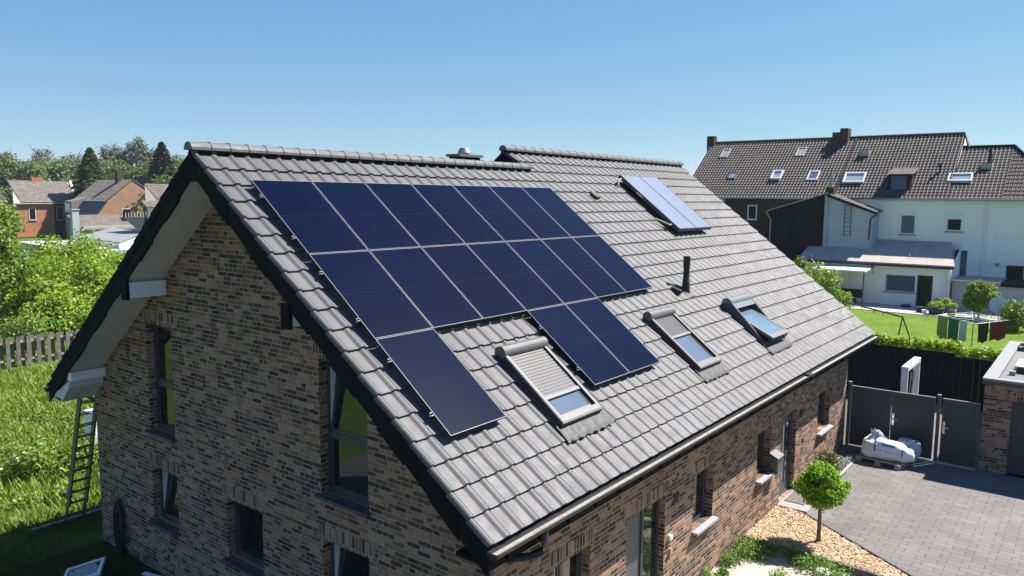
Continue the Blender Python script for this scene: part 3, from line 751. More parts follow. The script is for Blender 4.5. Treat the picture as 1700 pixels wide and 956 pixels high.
# ------------------------------------------------------------------ things on the roof
ROT = Matrix(((1, 0, 0), (0, CT, -ST), (0, ST, CT))).to_4x4()    # local x along, local y up the slope, z off the tiles
PW, PH = 1.134, 1.742
ORD = ['first', 'second', 'third', 'fourth', 'fifth', 'sixth', 'seventh']
def panel():
    t = thing('solar_panel', '', 'solar panel', (0, 0, 0), 0, 'dark solar panels on the front roof slope')
    mb = MB(); f = .006
    for (z0, z1, nm, mt) in ((-.035, -.0032, 'frame', M['black']), (-.003, 0, 'frame_edge', M['alufr'])):  # sides coloured black to put shade into the gaps between panels
        mb = MB(); mb.box(0, f, -PH, 0, z0, z1); mb.box(PW-f, PW, -PH, 0, z0, z1); mb.box(f, PW-f, -f, 0, z0, z1); mb.box(f, PW-f, -PH, -PH+f, z0, z1)
        mb.build(nm, mt, t)
    mb = MB(); mb.box(f, PW-f, -PH+f, -f, -.030, -.0035); mb.build('cells', M['pv'], t)
    mb = MB(); mb.box(f, PW-f, -PH/2-.0015, -PH/2+.0015, -.0034, -.0030); mb.build('busbar_line', plain('pv_line', (.022, .032, .058), .8, spec=.05), t)
    return t
pan0 = panel(); first = True
def place_panel(i, j, lab):
    global first
    o = pan0 if first else copytree(pan0); first = False
    p = RP(.506+i*1.154, .8901+j*1.7601, .15)
    m = ROT.copy(); m.translation = p; o.matrix_world = m; o['label'] = lab
for i in range(7):
    w_ = ORD[i]
    lab = 'dark blue solar panel in the top row nearest the gable' if i == 0 else ('last solar panel of the top row, toward the flat collectors' if i == 6 else '%s solar panel from the gable in the top row' % w_)
    place_panel(i, 0, lab)
for i in range(7):
    lab = 'dark blue solar panel in the middle row nearest the gable' if i == 0 else ('last solar panel of the middle row, above bare tiles' if i == 6 else '%s solar panel from the gable in the middle row' % ORD[i])
    place_panel(i, 1, lab)
place_panel(0, 2, 'lone solar panel lowest on the roof beside the gable edge')
place_panel(3, 2, 'left solar panel of the lower pair beside the shuttered roof window')
place_panel(4, 2, 'right solar panel of the lower pair, between the two shuttered roof windows')
for (x0, x1, j) in ((.46, 8.62, 0), (.46, 8.62, 1), (.46, 1.68, 2), (3.93, 6.32, 2)):
    for fr in (.22, .78):
        s = .8901+j*1.7601+fr*PH
        mb = MB()
        a = [RP(x, s+ds, n) for x in (x0, x1) for ds in (-.02, .02) for n in (.07, .112)]
        mb.add(a, [(0, 1, 3, 2), (4, 6, 7, 5), (0, 4, 5, 1), (2, 3, 7, 6), (0, 2, 6, 4), (1, 5, 7, 3)])
        r_ = mb.build('mounting_rail', M['black'], house)
        mb = MB()
        for ds in (-.03, .012): mb.add([RP(x, s+ds+e, n) for x in (x0+.005, x0+.04) for e in (0, .012) for n in (.112, .140)], [(0, 1, 3, 2), (4, 6, 7, 5), (0, 4, 5, 1), (2, 3, 7, 6), (0, 2, 6, 4), (1, 5, 7, 3)])
        mb.build('end_clamp', M['alufr'], r_)
# flat solar thermal collectors
for k in range(2):
    t = thing('thermal_collector', ['left pale glass flat collector high on the roof, pipes at its side', 'right pale glass flat collector high on the roof, toward the far verge'][k], 'solar collector', (0, 0, 0), 0, 'flat thermal collectors near the ridge')
    mb = MB(); Wc, Hc = 1.065, 2.36
    mb.box(0, .03, -Hc, 0, -.10, .006); mb.box(Wc-.03, Wc, -Hc, 0, -.10, .006); mb.box(.03, Wc-.03, -.03, 0, -.10, .006); mb.box(.03, Wc-.03, -Hc, -Hc+.03, -.10, .006); mb.box(.03, Wc-.03, -Hc+.03, -.03, -.10, -.02)
    mb.build('casing', M['anth'], t)
    mb = MB(); mb.box(.03, Wc-.03, -Hc+.03, -.03, -.02, 0); mb.build('glass_cover', M['coll'], t)
    mb = MB()
    for y_ in (-.35, -1.95): mb.box(.05, Wc-.05, y_-.03, y_+.03, -.22, -.10)
    mb.build('support_rail', M['black'], t)
    if k == 0:
        mb = MB(); mb.tube([(0, -.12, -.06), (-.12, -.13, -.08), (-.22, -.20, -.14), (-.25, -.30, -.20)], .028, 8); mb.build('pipe', plain('pipe_insulation', (.30, .28, .26), .7), t); mb = MB()
        mb.tube([(0, -2.1, -.06), (-.10, -2.12, -.07), (-.2, -1.95, -.10), (-.30, -1.75, -.15)], .026, 8); mb.build('pipe', plain('pipe_insulation', (.30, .28, .26), .7), t)
        mb = MB(); mb.box(-.004, 0, -.95, -.72, -.07, -.035); mb.build('rating_plate', M['white'], t)
    m = ROT.copy(); m.translation = RP(12.50+k*1.075, .33, .25); t.matrix_world = m

# roof windows (parts of the house): local frame on the slope
def slope_mb():
    return MB()
def SB(mb, x0, x1, s0, s1, n0, n1):
    a = [RP(x, s, n) for x in (x0, x1) for s in (s0, s1) for n in (n0, n1)]
    mb.add(a, [(0, 1, 3, 2), (4, 6, 7, 5), (0, 4, 5, 1), (2, 3, 7, 6), (0, 2, 6, 4), (1, 5, 7, 3)])
def tileh(x):
    return float(np.interp((x-.0875) % .3, [p[0] for p in TP], [p[1] for p in TP]))
def apron(x0, x1, s1, f):
    mb = MB(); xs = [x0-.08+(x1-x0+.20)*k/60 for k in range(61)]; ss = [-.03, .04, .10, .16, .22, .27]; rows = []
    for j, ds in enumerate(ss):
        rows.append([RP(x, s1+ds+(.012*math.sin(x*31) if j == 5 else 0), .068+.006*(1-j/5)+max(0, tileh(x))*(.05+.03*j)*1.0+.0035*math.sin(x*47+j*2.3)*math.cos(x*19+j)+(.003 if j < 5 else -.006)) for x in xs])
    vs = [v for r in rows for v in r]; n1 = 61
    mb.add(vs, [(j*n1+i, j*n1+i+1, (j+1)*n1+i+1, (j+1)*n1+i) for j in range(5) for i in range(60)], True)
    mb.build('apron_flashing', M['lead'], f)
def roof_window(x0, x1, s0, s1, lab, shut):
    mb = MB(); w_ = .075; h = .155
    SB(mb, x0, x0+w_, s0, s1, -.02, h); SB(mb, x1-w_, x1, s0, s1, -.02, h); SB(mb, x0+w_, x1-w_, s0, s0+w_, -.02, h); SB(mb, x0+w_, x1-w_, s1-w_-.03, s1, -.02, h)
    f = mb.build('roof_window', M['rwdark'], house); f['label'] = lab
    mb = MB(); e = .012
    SB(mb, x0+e, x0+w_, s0, s1-e, h-.001, h+.008); SB(mb, x1-w_, x1-e, s0, s1-e, h-.001, h+.008); SB(mb, x0+w_, x1-w_, s1-w_-.03, s1-e, h-.001, h+.008); SB(mb, x0-.004, x1+.004, s1+.001, s1+.012, .06, h+.006)
    mb.build('cover_strip', M['shutter'], f, bevel=.003)
    for xa in (x0-.03, x1): mb = MB(); SB(mb, xa, xa+.03, s0, s1+.02, -.02, .07); mb.build('side_flashing', M['anth'], f)
    apron(x0, x1, s1, f)
    mb = MB(); SB(mb, x0+w_, x1-w_, s0+w_, s1-w_-.03, .02, .095); mb.build('pane', M['rglass'], f)
    mb = MB(); w2 = w_+.045
    SB(mb, x0+w_, x0+w2, s0+w_, s1-w_-.03, .07, .105); SB(mb, x1-w2, x1-w_, s0+w_, s1-w_-.03, .07, .105); SB(mb, x0+w2, x1-w2, s1-w_-.085, s1-w_-.03, .07, .105)
    mb.build('sash', M['shutter'], f)
    if shut:
        n_ = 15; sa, sb = s0+.10, s0+shut; mb = MB()
        for k in range(n_):
            p, q = sa+(sb-sa)*k/n_, sa+(sb-sa)*(k+1)/n_
            mb.add([RP(x0+w_, p, .121), RP(x1-w_, p, .121), RP(x1-w_, (p+q)/2, .129), RP(x0+w_, (p+q)/2, .129), RP(x0+w_, q-.004, .124), RP(x1-w_, q-.004, .124), RP(x1-w_, q, .114), RP(x0+w_, q, .112)], [(0, 1, 2, 3), (3, 2, 5, 4), (4, 5, 6, 7)])
        SB(mb, x0+w_, x1-w_, sb, sb+.055, .108, .140)
        mb.build('roller_shutter', M['shutter'], f)
        mb = MB(); prof = []
        for k in range(15):
            a = -math.pi*.30 + math.pi*1.45*k/14; prof.append((-math.cos(a)*.105, .105+math.sin(a)*.105))
        prof.append((.06, .03))
        xa, xb = x0-.02, x1+.02; c = s0+.02
        P = [(c+a, b_+.03) for a, b_ in prof]
        for (a, b_) in zip(P[:-1], P[1:]): mb.add([RP(xa, *a), RP(xb, *a), RP(xb, *b_), RP(xa, *b_)], [(0, 1, 2, 3)], True)
        for xx in (xa, xb): mb.add([RP(xx, *a) for a in P], [tuple(range(len(P)))])
        mb.build('shutter_box', M['shutter'], f)
    return f
roof_window(2.56, 3.66, 5.08, 6.57, 'large roof window with a half lowered grey shutter', .98)
roof_window(7.32, 8.36, 5.08, 6.57, 'middle roof window with a grey shutter lowered over its upper half', .62)
# the open pivoted one
x0, x1, s0, s1 = 10.95, 12.25, 5.25, 6.60
mb = MB(); w_ = .06; h = .16
for xa in (x0, x1-w_):
    mb.prism([RP(xa, s0-.05, -.02), RP(xa, s0-.05, .24), RP(xa, s0+.12, .27), RP(xa, s1, .10), RP(xa, s1, -.02)], (w_, 0, 0))
SB(mb, x0+w_, x1-w_, s1-w_, s1, -.02, .10); SB(mb, x0+w_, x1-w_, s0, s0+w_, -.02, .14)
f = mb.build('roof_window', M['anth'], house, bevel=.008); f['label'] = 'farthest roof window, pivoted open under a rounded hood'
mb = MB(); P = []
for k in range(13):
    a = -math.pi*.2+math.pi*1.0*k/12; P.append((s0+.05-math.cos(a)*.13, .18+math.sin(a)*.12))
P.append((s0+.30, .235))
for (a, b_) in zip(P[:-1], P[1:]): mb.add([RP(x0-.01, *a), RP(x1+.01, *a), RP(x1+.01, *b_), RP(x0-.01, *b_)], [(0, 1, 2, 3)], True)
for xx in (x0-.01, x1+.01): mb.add([RP(xx, *a) for a in P[:-1]], [tuple(range(len(P)-1))])
mb.build('hood', plain('hood_metal', (.11, .125, .15), .45), f)
mb = MB(); SB(mb, x0+w_, x1-w_, s0+w_, s1-w_, -.03, -.01); mb.build('opening_dark_sheet', M['black'], f)  # black sheet standing in for the shade inside the open window
mb = MB(); sp = lambda s: .02+(s-(s0+.25))*.20
def PB(mb, xa, xb, sa, sb, e0, e1):
    a = [RP(x, s, sp(s)+n) for x in (xa, xb) for s in (sa, sb) for n in (e0, e1)]
    mb.add(a, [(0, 1, 3, 2), (4, 6, 7, 5), (0, 4, 5, 1), (2, 3, 7, 6), (0, 2, 6, 4), (1, 5, 7, 3)])
PB(mb, x0+.08, x0+.15, s0+.12, s1+.02, 0, .06); PB(mb, x1-.15, x1-.08, s0+.12, s1+.02, 0, .06); PB(mb, x0+.15, x1-.15, s1-.10, s1+.02, 0, .06); PB(mb, x0+.15, x1-.15, s0+.12, s0+.19, 0, .06)
mb.build('open_sash', M['shutter'], f)
mb = MB(); PB(mb, x0+.15, x1-.15, s0+.19, s1-.10, .015, .05)
mb.build('pane', glass_mat('sky_tinted_glass', (.13, .19, .24), .06, 2.0), f)  # base colour lightened to imitate reflected sky
mb = MB(); mb.tube([RP(x1-.1, s1-.04, .10), RP(x1+.06, s1-.04, .14)], .055, 12); mb.build('motor', M['black'], f)
apron(x0, x1, s1, f)

# ------------------------------------------------------------------ ground
mb = MB(); mb.quad((-900, -900, -.16), (1200, -900, -.16), (1200, 1200, -.16), (-900, 1200, -.16))
o = mb.build('ground', M['meadow']); tag(o, kind='structure')
def sheet(name, m, pts, z, base=-.2):
    mb = MB(); mb.prism([(x, y, base) for x, y in pts], (0, 0, z-base)); o = mb.build(name, m); tag(o, kind='structure'); return o
sheet('meadow', M['meadow'], [(-30, YL), (60, YL), (60, 62), (-30, 62)], 0.0)
sheet('side_garden', ground_mat('painted_shade_lawn', (.022, .034, .010), (.035, .055, .013), (.055, .07, .022)), [(-3.2, -14), (XG+.2, -14), (XG+.2, YL), (-3.2, YL)], 0.0)  # shade of the gable put into the darker lawn colours
sheet('side_path', plain('dark_path', (.085, .08, .075), .9, var=.2, scale=2), [(-30, -40), (-3.2, -40), (-3.2, YL), (-30, YL)], 0.004)  # out of view, darkened to cut bounce light on the gable
sheet('driveway', M['paver'], [(11.9, YW), (14.3, YW), (14.3, -6.08), (17.42, -6.08), (17.42, YW), (25, YW), (25, -30), (-4, -30), (9.0, -10.05), (10.07, -8.47), (11.40, -6.54), (11.74, -6.10)], 0.0)
sheet('mulch_bed', M['soil'], [(9.63, YW), (11.9, YW), (11.74, -6.10), (11.40, -6.54), (10.07, -8.47), (9.3, -9.6), (9.55, -8.02)], -.03)
sheet('sand_bed', M['sand'], [(XG+.2, YW), (9.57, YW), (9.50, -8.02), (9.2, -9.6), (8.6, -10.2), (-4, -12), (XG+.2, -8)], -.12)
sheet('gravel_bed', M['soil'], [(14.35, YW), (17.38, YW), (17.38, -6.02), (14.35, -6.02)], -.02)
sheet('back_yard', ground_mat('yard_soil', (.10, .09, .08), (.13, .12, .10), (.16, .14, .12)), [(XE, 6), (25, 6), (25, YW), (XE, YW)], 0.002)
sheet('lawn', M['lawn'], [(25.05, -10), (49.4, -10), (49.4, 14), (25.05, 14)], 0.0)
sheet('terrace', M['concrete'], [(49.45, -10), (58, -10), (58, 14), (49.45, 14)], 0.04)
# edging strips
def strip(name, pts, w_, z0, z1, m, label=None, cat=None):
    mb = MB()
    for (a, b_) in zip(pts[:-1], pts[1:]):
        a, b_ = Vector((*a, 0)), Vector((*b_, 0)); d_ = (b_-a).normalized(); nn = Vector((-d_.y, d_.x, 0))*w_/2
        mb.prism([a+nn+Vector((0, 0, z0)), a-nn+Vector((0, 0, z0)), b_-nn+Vector((0, 0, z0)), b_+nn+Vector((0, 0, z0))], (0, 0, z1-z0))
    o = mb.build(name, m)
    tag(o, label, cat) if label else tag(o, kind='structure'); return o
strip('bed_board', [(9.60, YW-.01), (9.53, -8.02), (9.24, -9.6)], .04, -.15, .03, M['wood_old'], 'weathered board edging between wood chips and sandy bed', 'edging')
strip('bed_edging', [(11.93, -5.55), (11.70, -6.10), (11.36, -6.56), (10.03, -8.50), (9.1, -9.9)], .03, -.1, .045, M['black'], 'black plastic edging curving along the driveway', 'edging')
strip('kerb', [(14.33, YW-.02), (14.33, -6.05), (17.42, -6.05)], .06, -.1, .012, M['concrete'])
strip('threshold', [(17.80, -5.55), (17.80, -8.9)], .12, -.1, .03, M['concrete'])
mb = MB(); mb.box(11.75, 13.15, -6.15, YW, -.1, .05); tag(mb.build('doorstep', M['stone'], bevel=.01), kind='structure')
mb = MB(); mb.box(12.1, 12.95, -5.98, -5.50, .052, .066); tag(mb.build('doormat', plain('doormat', (.13, .115, .105), .95, var=.3, scale=30, bmp=.005), loc=(12.5, -5.7, .05)), 'brown doormat on the step of the front door', 'doormat')
# stuff: wood chips, slate chips
def stuff(name, P, tv, tf, s_, Rm, m, label, cat, jit=0):
    V, F = scatter(P, np.array(tv, float), tf, s_, Rm, jit)
    o = link(name, npmesh(name, V, F), m); tag(o, label, cat, kind='stuff'); return o
def inpoly(P, poly):
    x, y = P[:, 0], P[:, 1]; c = np.zeros(len(P), bool); n = len(poly)
    for i in range(n):
        x1_, y1_ = poly[i]; x2_, y2_ = poly[(i+1) % n]
        c ^= ((y1_ > y) != (y2_ > y)) & (x < (x2_-x1_)*(y-y1_)/(y2_-y1_+1e-12)+x1_)
    return c
def rpts(poly, n, z0, z1):
    a = np.array(poly); lo, hi = a.min(0), a.max(0)
    P = rng.random((n*3, 2))*(hi-lo)+lo; P = P[inpoly(P, poly)][:n]
    return np.column_stack([P, z0+rng.random(len(P))*(z1-z0)])
chip = [(-.5, -.18, 0), (.5, -.15, .03), (.45, .16, 0), (-.48, .2, .04)]
mp = [(9.66, YW-.02), (11.86, YW-.02), (11.68, -6.10), (11.33, -6.56), (10.0, -8.48), (9.3, -9.5), (9.60, -8.02)]
P = rpts(mp, 22000, -.02, .035); n = len(P)
stuff('wood_chips', P, chip, [(0, 1, 2, 3)], .030+.035*rng.random(n), rots(n, .30), island_mat('wood_chip', [(0, (0.2191, 0.1286, 0.07319)), (.2, (0.472, 0.3134, 0.183)), (.6, (0.6237, 0.45, 0.2781)), (.85, (0.6742, 0.5465, 0.3805)), (1, (0.5225, 0.45, 0.3659))]), 'light tan wood chips around the small round tree', 'wood chips')
octa = [(1, 0, 0), (-.9, .1, 0), (0, .6, 0), (.1, -.7, 0), (0, 0, .35), (0, 0, -.3)]; octf = [(0, 2, 4), (2, 1, 4), (1, 3, 4), (3, 0, 4), (2, 0, 5), (1, 2, 5), (3, 1, 5), (0, 3, 5)]
P = rpts([(14.4, YW-.03), (17.35, YW-.03), (17.35, -6.0), (14.4, -6.0)], 5200, -.015, .03); n = len(P)
stuff('slate_chips', P, octa, octf, .015+.03*rng.random(n), rots(n, .6), island_mat('slate_chip', [(0, (.05, .055, .06)), (.5, (.13, .135, .145)), (.85, (.26, .26, .27)), (1, (.50, .49, .48))], .6, .4), 'grey slate chips in the bed by the front wall', 'gravel', .3)

# grass of the meadow and the shaded side lawn
blade = [(-.06, 0, 0), (.06, 0, 0), (.10, .25, .62), (.02, .50, 1.0)]
def grass(name, poly, n, h0, h1, m, label, nz=None, dens=None):
    P = rpts(poly, n, -.01, .0)
    if dens: 
        k = dens(P[:, 0], P[:, 1]) > rng.random(len(P)); P = P[k]
    n = len(P); cl = .6+.8*(.5+.5*np.sin(P[:, 0]*1.3+np.sin(P[:, 1]*.9)*2)*np.cos(P[:, 1]*1.1+P[:, 0]*.4))
    h = (h0+(h1-h0)*rng.random(n)**1.5)*cl
    stuff(name, P, blade, [(0, 1, 2, 3)], h, rots(n, .22), m, label, 'grass')
def hole(x, y): return 1.0-1.0*((x > -1.5) & (x < .7) & (y > 3.4) & (y < 4.6)) 
grass('tall_grass', [(-4, 7.15), (14, 7.15), (14, 24.7), (-1, 24.7)], 105000, .10, .34, GR, 'lush uneven meadow grass behind the house')
grass('lawn_grass', [(-4, 1.0), (XG-.02, 1.0), (XG-.02, 5.5), (XG+.5, 5.6), (6, 5.6), (6, 6.95), (-4, 6.95)], 42000, .04, .11, leaf_mat('painted_shade_grass', [(.15, (.03, .055, .010)), (.5, (.055, .09, .014)), (.85, (.09, .12, .025))], .3, .6), 'short grass in the shadow beside the gable')  # darker blade colours carry the house shadow
grass('far_grass', [(-2, 25.6), (22, 25.6), (22, 34), (2, 34)], 20000, .10, .28, GR, 'grass beyond the wooden fence')
grass('garden_grass', [(25.6, -9), (49.3, -9), (49.3, 6), (25.6, 6)], 60000, .03, .08, leaf_mat('lawn_blades', [(.15, (.08, .15, .012)), (.5, (.14, .225, .02)), (.85, (.23, .30, .045))], .4), 'neatly mown bright lawn of the neighbouring garden')
# broad leaved weeds mixed into the meadow and the sandy bed
def weeds(name, centres, per, rad, hgt, size, m, label):
    C_ = np.array(centres); idx = rng.integers(0, len(C_), per*len(C_)); n = len(idx)
    d = rng.normal(size=(n, 3)); d /= np.linalg.norm(d, axis=1)[:, None]; rr = rng.random(n)**.5
    k = C_[idx, 3] if C_.shape[1] > 3 else np.ones(n)
    P = C_[idx, :3]+np.column_stack([d[:, 0]*rad*rr*k, d[:, 1]*rad*rr*k, abs(d[:, 2])*hgt*rr*k+.01])
    lv = [(0, -.5, 0), (.26, 0, .05), (.10, .12, .03), (0, .5, -.05), (-.10, .12, .03), (-.26, 0, .05)]
    stuff(name, P, lv, [(0, 1, 2, 3, 4, 5)], size*(.5+rng.random(n)), rots(n, .5), m, label, 'weeds')
cs = []
for i in range(75):
    x = 7.0+2.5*random.random(); y = -5.5-3.5*random.random()
    if (x-9.0)**2+(y+6.35)**2 < .16 or (x-8.75)**2+(y+6.1)**2 < .20 or (x-8.1)**2+(y+6.1)**2 < .12: continue
    cs.append((x, y, -.12, .6+.7*random.random()))
for (x, y) in ((9.35, -5.6), (9.2, -5.85), (9.1, -5.6), (9.3, -6.1), (9.42, -6.5), (9.35, -6.9), (8.9, -5.65), (9.2, -7.3), (8.7, -5.7), (9.3, -7.6), (9.4, -7.1), (9.1, -6.9), (9.45, -6.75), (9.0, -7.5), (9.4, -5.8), (8.4, -5.6), (9.0, -6.0)): cs.append((x, y, -.12, 1.25))
for i in range(30): cs.append((1.5+5.5*random.random(), -5.6-1.5*random.random(), -.12, .5+.6*random.random()))
weeds('garden_weeds', cs, 300, .23, .24, .055, GP, 'leafy green weeds sprouting in the sandy bed')
cs = [(-1+9*random.random(), 8.2+9*random.random(), .05, .6+random.random()) for i in range(70)]
weeds('meadow_herbs', cs, 150, .45, .42, .11, GB, 'broad leaved herbs among the meadow grass')
for i, (x, y) in enumerate(((10.75, -6.05), (10.2, -7.6), (9.9, -5.6), (10.6, -7.0))):
    weeds('seedlings', [(x, y, .0, .5)], 60, .2, .3, .04, GP, 'tiny green seedling poking through the wood chips') if i == 0 else None
# ------------------------------------------------------------------ plants near the house
t = thing('ball_maple', 'small round-headed maple with lime green leaves in the wood chips', 'tree', (0, 0, 0))
mb = MB(); mb.tube([(0, 0, -.05), (.01, 0, .4), (0, .01, .95), (.01, 0, 1.25)], [.052, .042, .038, .030], 10)
for k in range(10):
    a = k*.628; mb.tube([(0, 0, .95), (math.cos(a)*.22, math.sin(a)*.22, 1.15+.1*(k % 3)), (math.cos(a)*.48, math.sin(a)*.48, 1.25+.2*(k % 3))], [.018, .012, .005], 6)
mb.build('trunk', M['bark'], t)
bl = [(0, 0, 1.34, .42)]
for i in range(70):
    zz = 1-2*(i+.5)/70; a = i*2.399; r = math.sqrt(1-zz*zz); k_ = .38+.13*random.random()
    if i % 9 == 4: k_ += .12
    bl.append((r*math.cos(a)*k_, r*math.sin(a)*k_, 1.34+zz*(.50 if zz > 0 else .36), .11+.08*random.random()))
V, F = crown(10500, bl, .076, .7, seed=11)
k = V.reshape(-1, 4, 3).mean(1)[:, 2] > .72; F = F[k]
link('crown', npmesh('crown', V, F), GA, t); t.location = (10.34, -6.83, 0); [setattr(c_, 'scale', (.82, .82, .88)) for c_ in t.children if c_.name.startswith('crown')]
for c_ in t.children:
    if c_.name.startswith('crown'): c_.location = (0, 0, .06)
mb = MB(); mb.tube([(10.30, -6.80, .03), (10.0, -6.7, .035), (9.8, -6.55, .03)], .012, 6); tag(mb.build('garden_hose', plain('red_hose', (.35, .03, .03), .5), loc=(10.0, -6.7, .03)), 'thin dark red hose lying at the foot of the round tree', 'hose')
shrub('rose_bush', 'loose reddish green shrub against the front wall by the gravel', (15.0, -5.72, 0), .42, .62, 1300, .065, leaf_mat('rose_leaves', [(.15, (.06, .09, .02)), (.5, (.12, .17, .04)), (.75, (.22, .15, .09)), (.9, (.30, .16, .12))], .3), 21)
for i, (x, y, R_, H, lab) in enumerate([(1.2, 10.6, .75, .85, 'leafy rose bush with white blooms, left in the meadow'), (2.3, 10.0, .85, .75, 'spreading low bush with pale flowers, nearer the ladder')]):
    shrub('flowering_bush', lab, (x, y, 0), R_, H, 1800, .10, GB, 31+i, flowers=(7, M['flower_w']))
for i, (x, y, c) in enumerate([(1.15, 8.75, .05), (.72, 8.95, .04)]):
    mb = MB(); mb.lathe((x, y, 0.02), [(.001, 0), (.07, .0), (.10, .12), (.09, .12), (.065, .02), (.001, .02)], 12)
    tag(mb.build('clay_pot', plain('terracotta', (.42, .19, .12), .8), loc=(x, y, 0)), ['small terracotta pot in the grass, nearer the ladder', 'small terracotta pot in the grass, farther from the ladder'][i], 'flower pot')
mb = MB(); mb.lathe((1.20, 8.3, .0), [(.001, 0), (.10, 0), (.13, .22), (.12, .22), (.09, .03), (.001, .03)], 14)
b_ = thing('bucket', 'black bucket with a grey lid lying in the grass by the ladder', 'bucket', (1.2, 8.3, 0)); mb.build('body', M['black'], b_)
mb = MB(); mb.lathe((1.42, 8.25, .03), [(.001, 0), (.13, 0), (.13, .03), (.001, .04)], 14); mb.build('lid', M['zinc'], b_)

# ------------------------------------------------------------------ ladder and things at the gable
lad = thing('aluminium_ladder', 'tall dark extension ladder leaning on the left eave', 'ladder', (.5, 6.9, 0))
def rail(mb, p, q, w_=.035, d_=.075):
    p, q = Vector(p), Vector(q); u_ = (q-p).normalized(); a = Vector((1, 0, 0)); a = (a-u_*a.dot(u_)).normalized(); c = u_.cross(a)
    vs = [e+a*sx*w_/2+c*sy*d_/2 for e in (p, q) for sx in (-1, 1) for sy in (-1, 1)]
    mb.add(vs, [(0, 1, 3, 2), (4, 6, 7, 5), (0, 4, 5, 1), (2, 3, 7, 6), (0, 2, 6, 4), (1, 5, 7, 3)])
lm = plain('ladder_metal', (.085, .095, .075), .45, metal=.3, var=.2)
B0, T0 = Vector((.62, 7.02, .0)), Vector((.66, 5.98, 3.30)); B1, T1 = B0+Vector((.38, .0, 0)), T0+Vector((.36, 0, 0))
mb = MB(); rail(mb, B0, T0); mb.build('side_rail', lm, lad)
mb = MB(); rail(mb, B1, T1); mb.build('side_rail', lm, lad)
off = Vector((.0, -.08, 0))
mb = MB(); rail(mb, B0.lerp(T0, .12)+off, T0+off); rail(mb, B1.lerp(T1, .12)+off, T1+off); mb.build('extension_section', lm, lad)
for k in range(12):
    t_ = .045+k*.083; mb = MB(); mb.tube([B0.lerp(T0, t_), B1.lerp(T1, t_)], .016, 8)
    if t_ > .12: mb.tube([B0.lerp(T0, t_+.02)+off, B1.lerp(T1, t_+.02)+off], .015, 8)
    mb.build('rung', lm, lad)
mb = MB(); mb.prism([(T0.x-.02, 5.9, 3.12), (T0.x-.02, 5.9, 3.22), (T1.x+.3, 5.42, 2.72), (T1.x+.3, 5.42, 2.62)], (0, .05, 0)); mb.build('stand_off', lm, lad)
mb = MB(); mb.box(-.10, 2.0, 6.98, 7.03, 0.0, .05); tag(mb.build('lawn_board', M['zinc'], loc=(.8, 7, 0)), 'long pale metal edging strip at the foot of the ladder', 'edging')
# pale garden box beyond the ladder
b_ = thing('garden_cabinet', 'pale garden cabinet with a grey rounded lid seen between the ladder rungs', 'cabinet', (3.0, 10.6, 0))
mb = MB(); mb.box(2.75, 3.35, 10.3, 10.9, .45, 1.45); mb.build('body', M['white'], b_, bevel=.02)
mb = MB(); mb.box(2.70, 3.40, 10.25, 10.95, .0, .45); mb.build('base', M['concrete'], b_, bevel=.03)
mb = MB(); mb.tube([(2.6, 10.2, .62), (3.0, 10.2, .62)], .18, 14); mb.build('drum', plain('grey_drum', (.14, .14, .13), .7), b_)
# coiled cable hanging on the gable
c_ = thing('coiled_cable', 'dark bundle of coiled cable hanging low on the gable wall', 'cable', (XG-.1, 4.4, .6))
for k in range(9):
    mb = MB(); pts = []; r_ = .11+.012*k
    for q in range(29):
        a = q*2*math.pi/28; pts.append((XG-.06-.012*(k % 4), 4.42+.02*(k % 3)+math.cos(a)*r_, .50+.045*(k % 3)+math.sin(a)*(.42+.02*k)))
    mb.tube(pts, .016, 6, caps=False); mb.build('coil', M['black'], c_)
mb = MB(); mb.tube([(XG-.03, 4.45, .9), (XG-.04, 4.50, 1.15), (XG-.03, 4.53, 1.30)], .010, 6); mb.build('loose_end', M['black'], c_)
mb = MB(); mb.tube([(XG, 4.42, .92), (XG-.14, 4.42, .95)], .014, 8); mb.build('hook', M['zinc'], c_)
# leaning frame in the near corner, board
f_ = thing('window_sash', 'loose white-framed window sash lying on the shaded lawn', 'window sash', (-.38, 4.0, 0))
mm = Matrix.Translation((-.42, 4.42, .03)) @ Matrix.Rotation(R(-122), 4, 'Z') @ Matrix.Rotation(R(12), 4, 'X')
mb = MB()
for b4 in ((0, .7, 0, .06), (0, .7, .64, .7), (0, .06, .06, .64), (.64, .7, .06, .64)): mb.box(b4[0], b4[1], b4[2], b4[3], 0, .05, mm)
mb.build('frame', M['white'], f_); mb = MB(); mb.box(.06, .64, .06, .64, .02, .03, mm); mb.build('pane', M['glass'], f_)
mb = MB(); mb.box(0, .9, 0, .09, 0, .03, Matrix.Translation((.42, 3.15, .02)) @ Matrix.Rotation(R(-75), 4, 'Z')); tag(mb.build('timber_offcut', M['white'], loc=(.5, 2.9, 0)), 'pale timber offcut lying by the gable wall', 'board')
# letterbox
t = thing('letterbox', 'grey metal letterbox on the front wall left of the front door', 'letterbox', (11.3, YW, 1.0))
mb = MB(); mb.prism([(11.10, YW-.001, 1.02), (11.10, YW-.20, 1.02), (11.10, YW-.20, 1.40), (11.10, YW-.001, 1.50)], (.37, 0, 0)); mb.build('body', plain('letterbox_metal', (.10, .105, .11), .4, metal=.3), t, bevel=.008)
mb = MB(); mb.prism([(11.08, YW-.001, 1.503), (11.08, YW-.215, 1.402), (11.08, YW-.215, 1.415), (11.08, YW-.001, 1.518)], (.41, 0, 0)); mb.build('lid', plain('letterbox_lid', (.12, .12, .12), .5), t)
mb = MB(); mb.box(11.16, 11.41, YW-.206, YW-.201, 1.30, 1.34); mb.build('slot', M['black'], t)

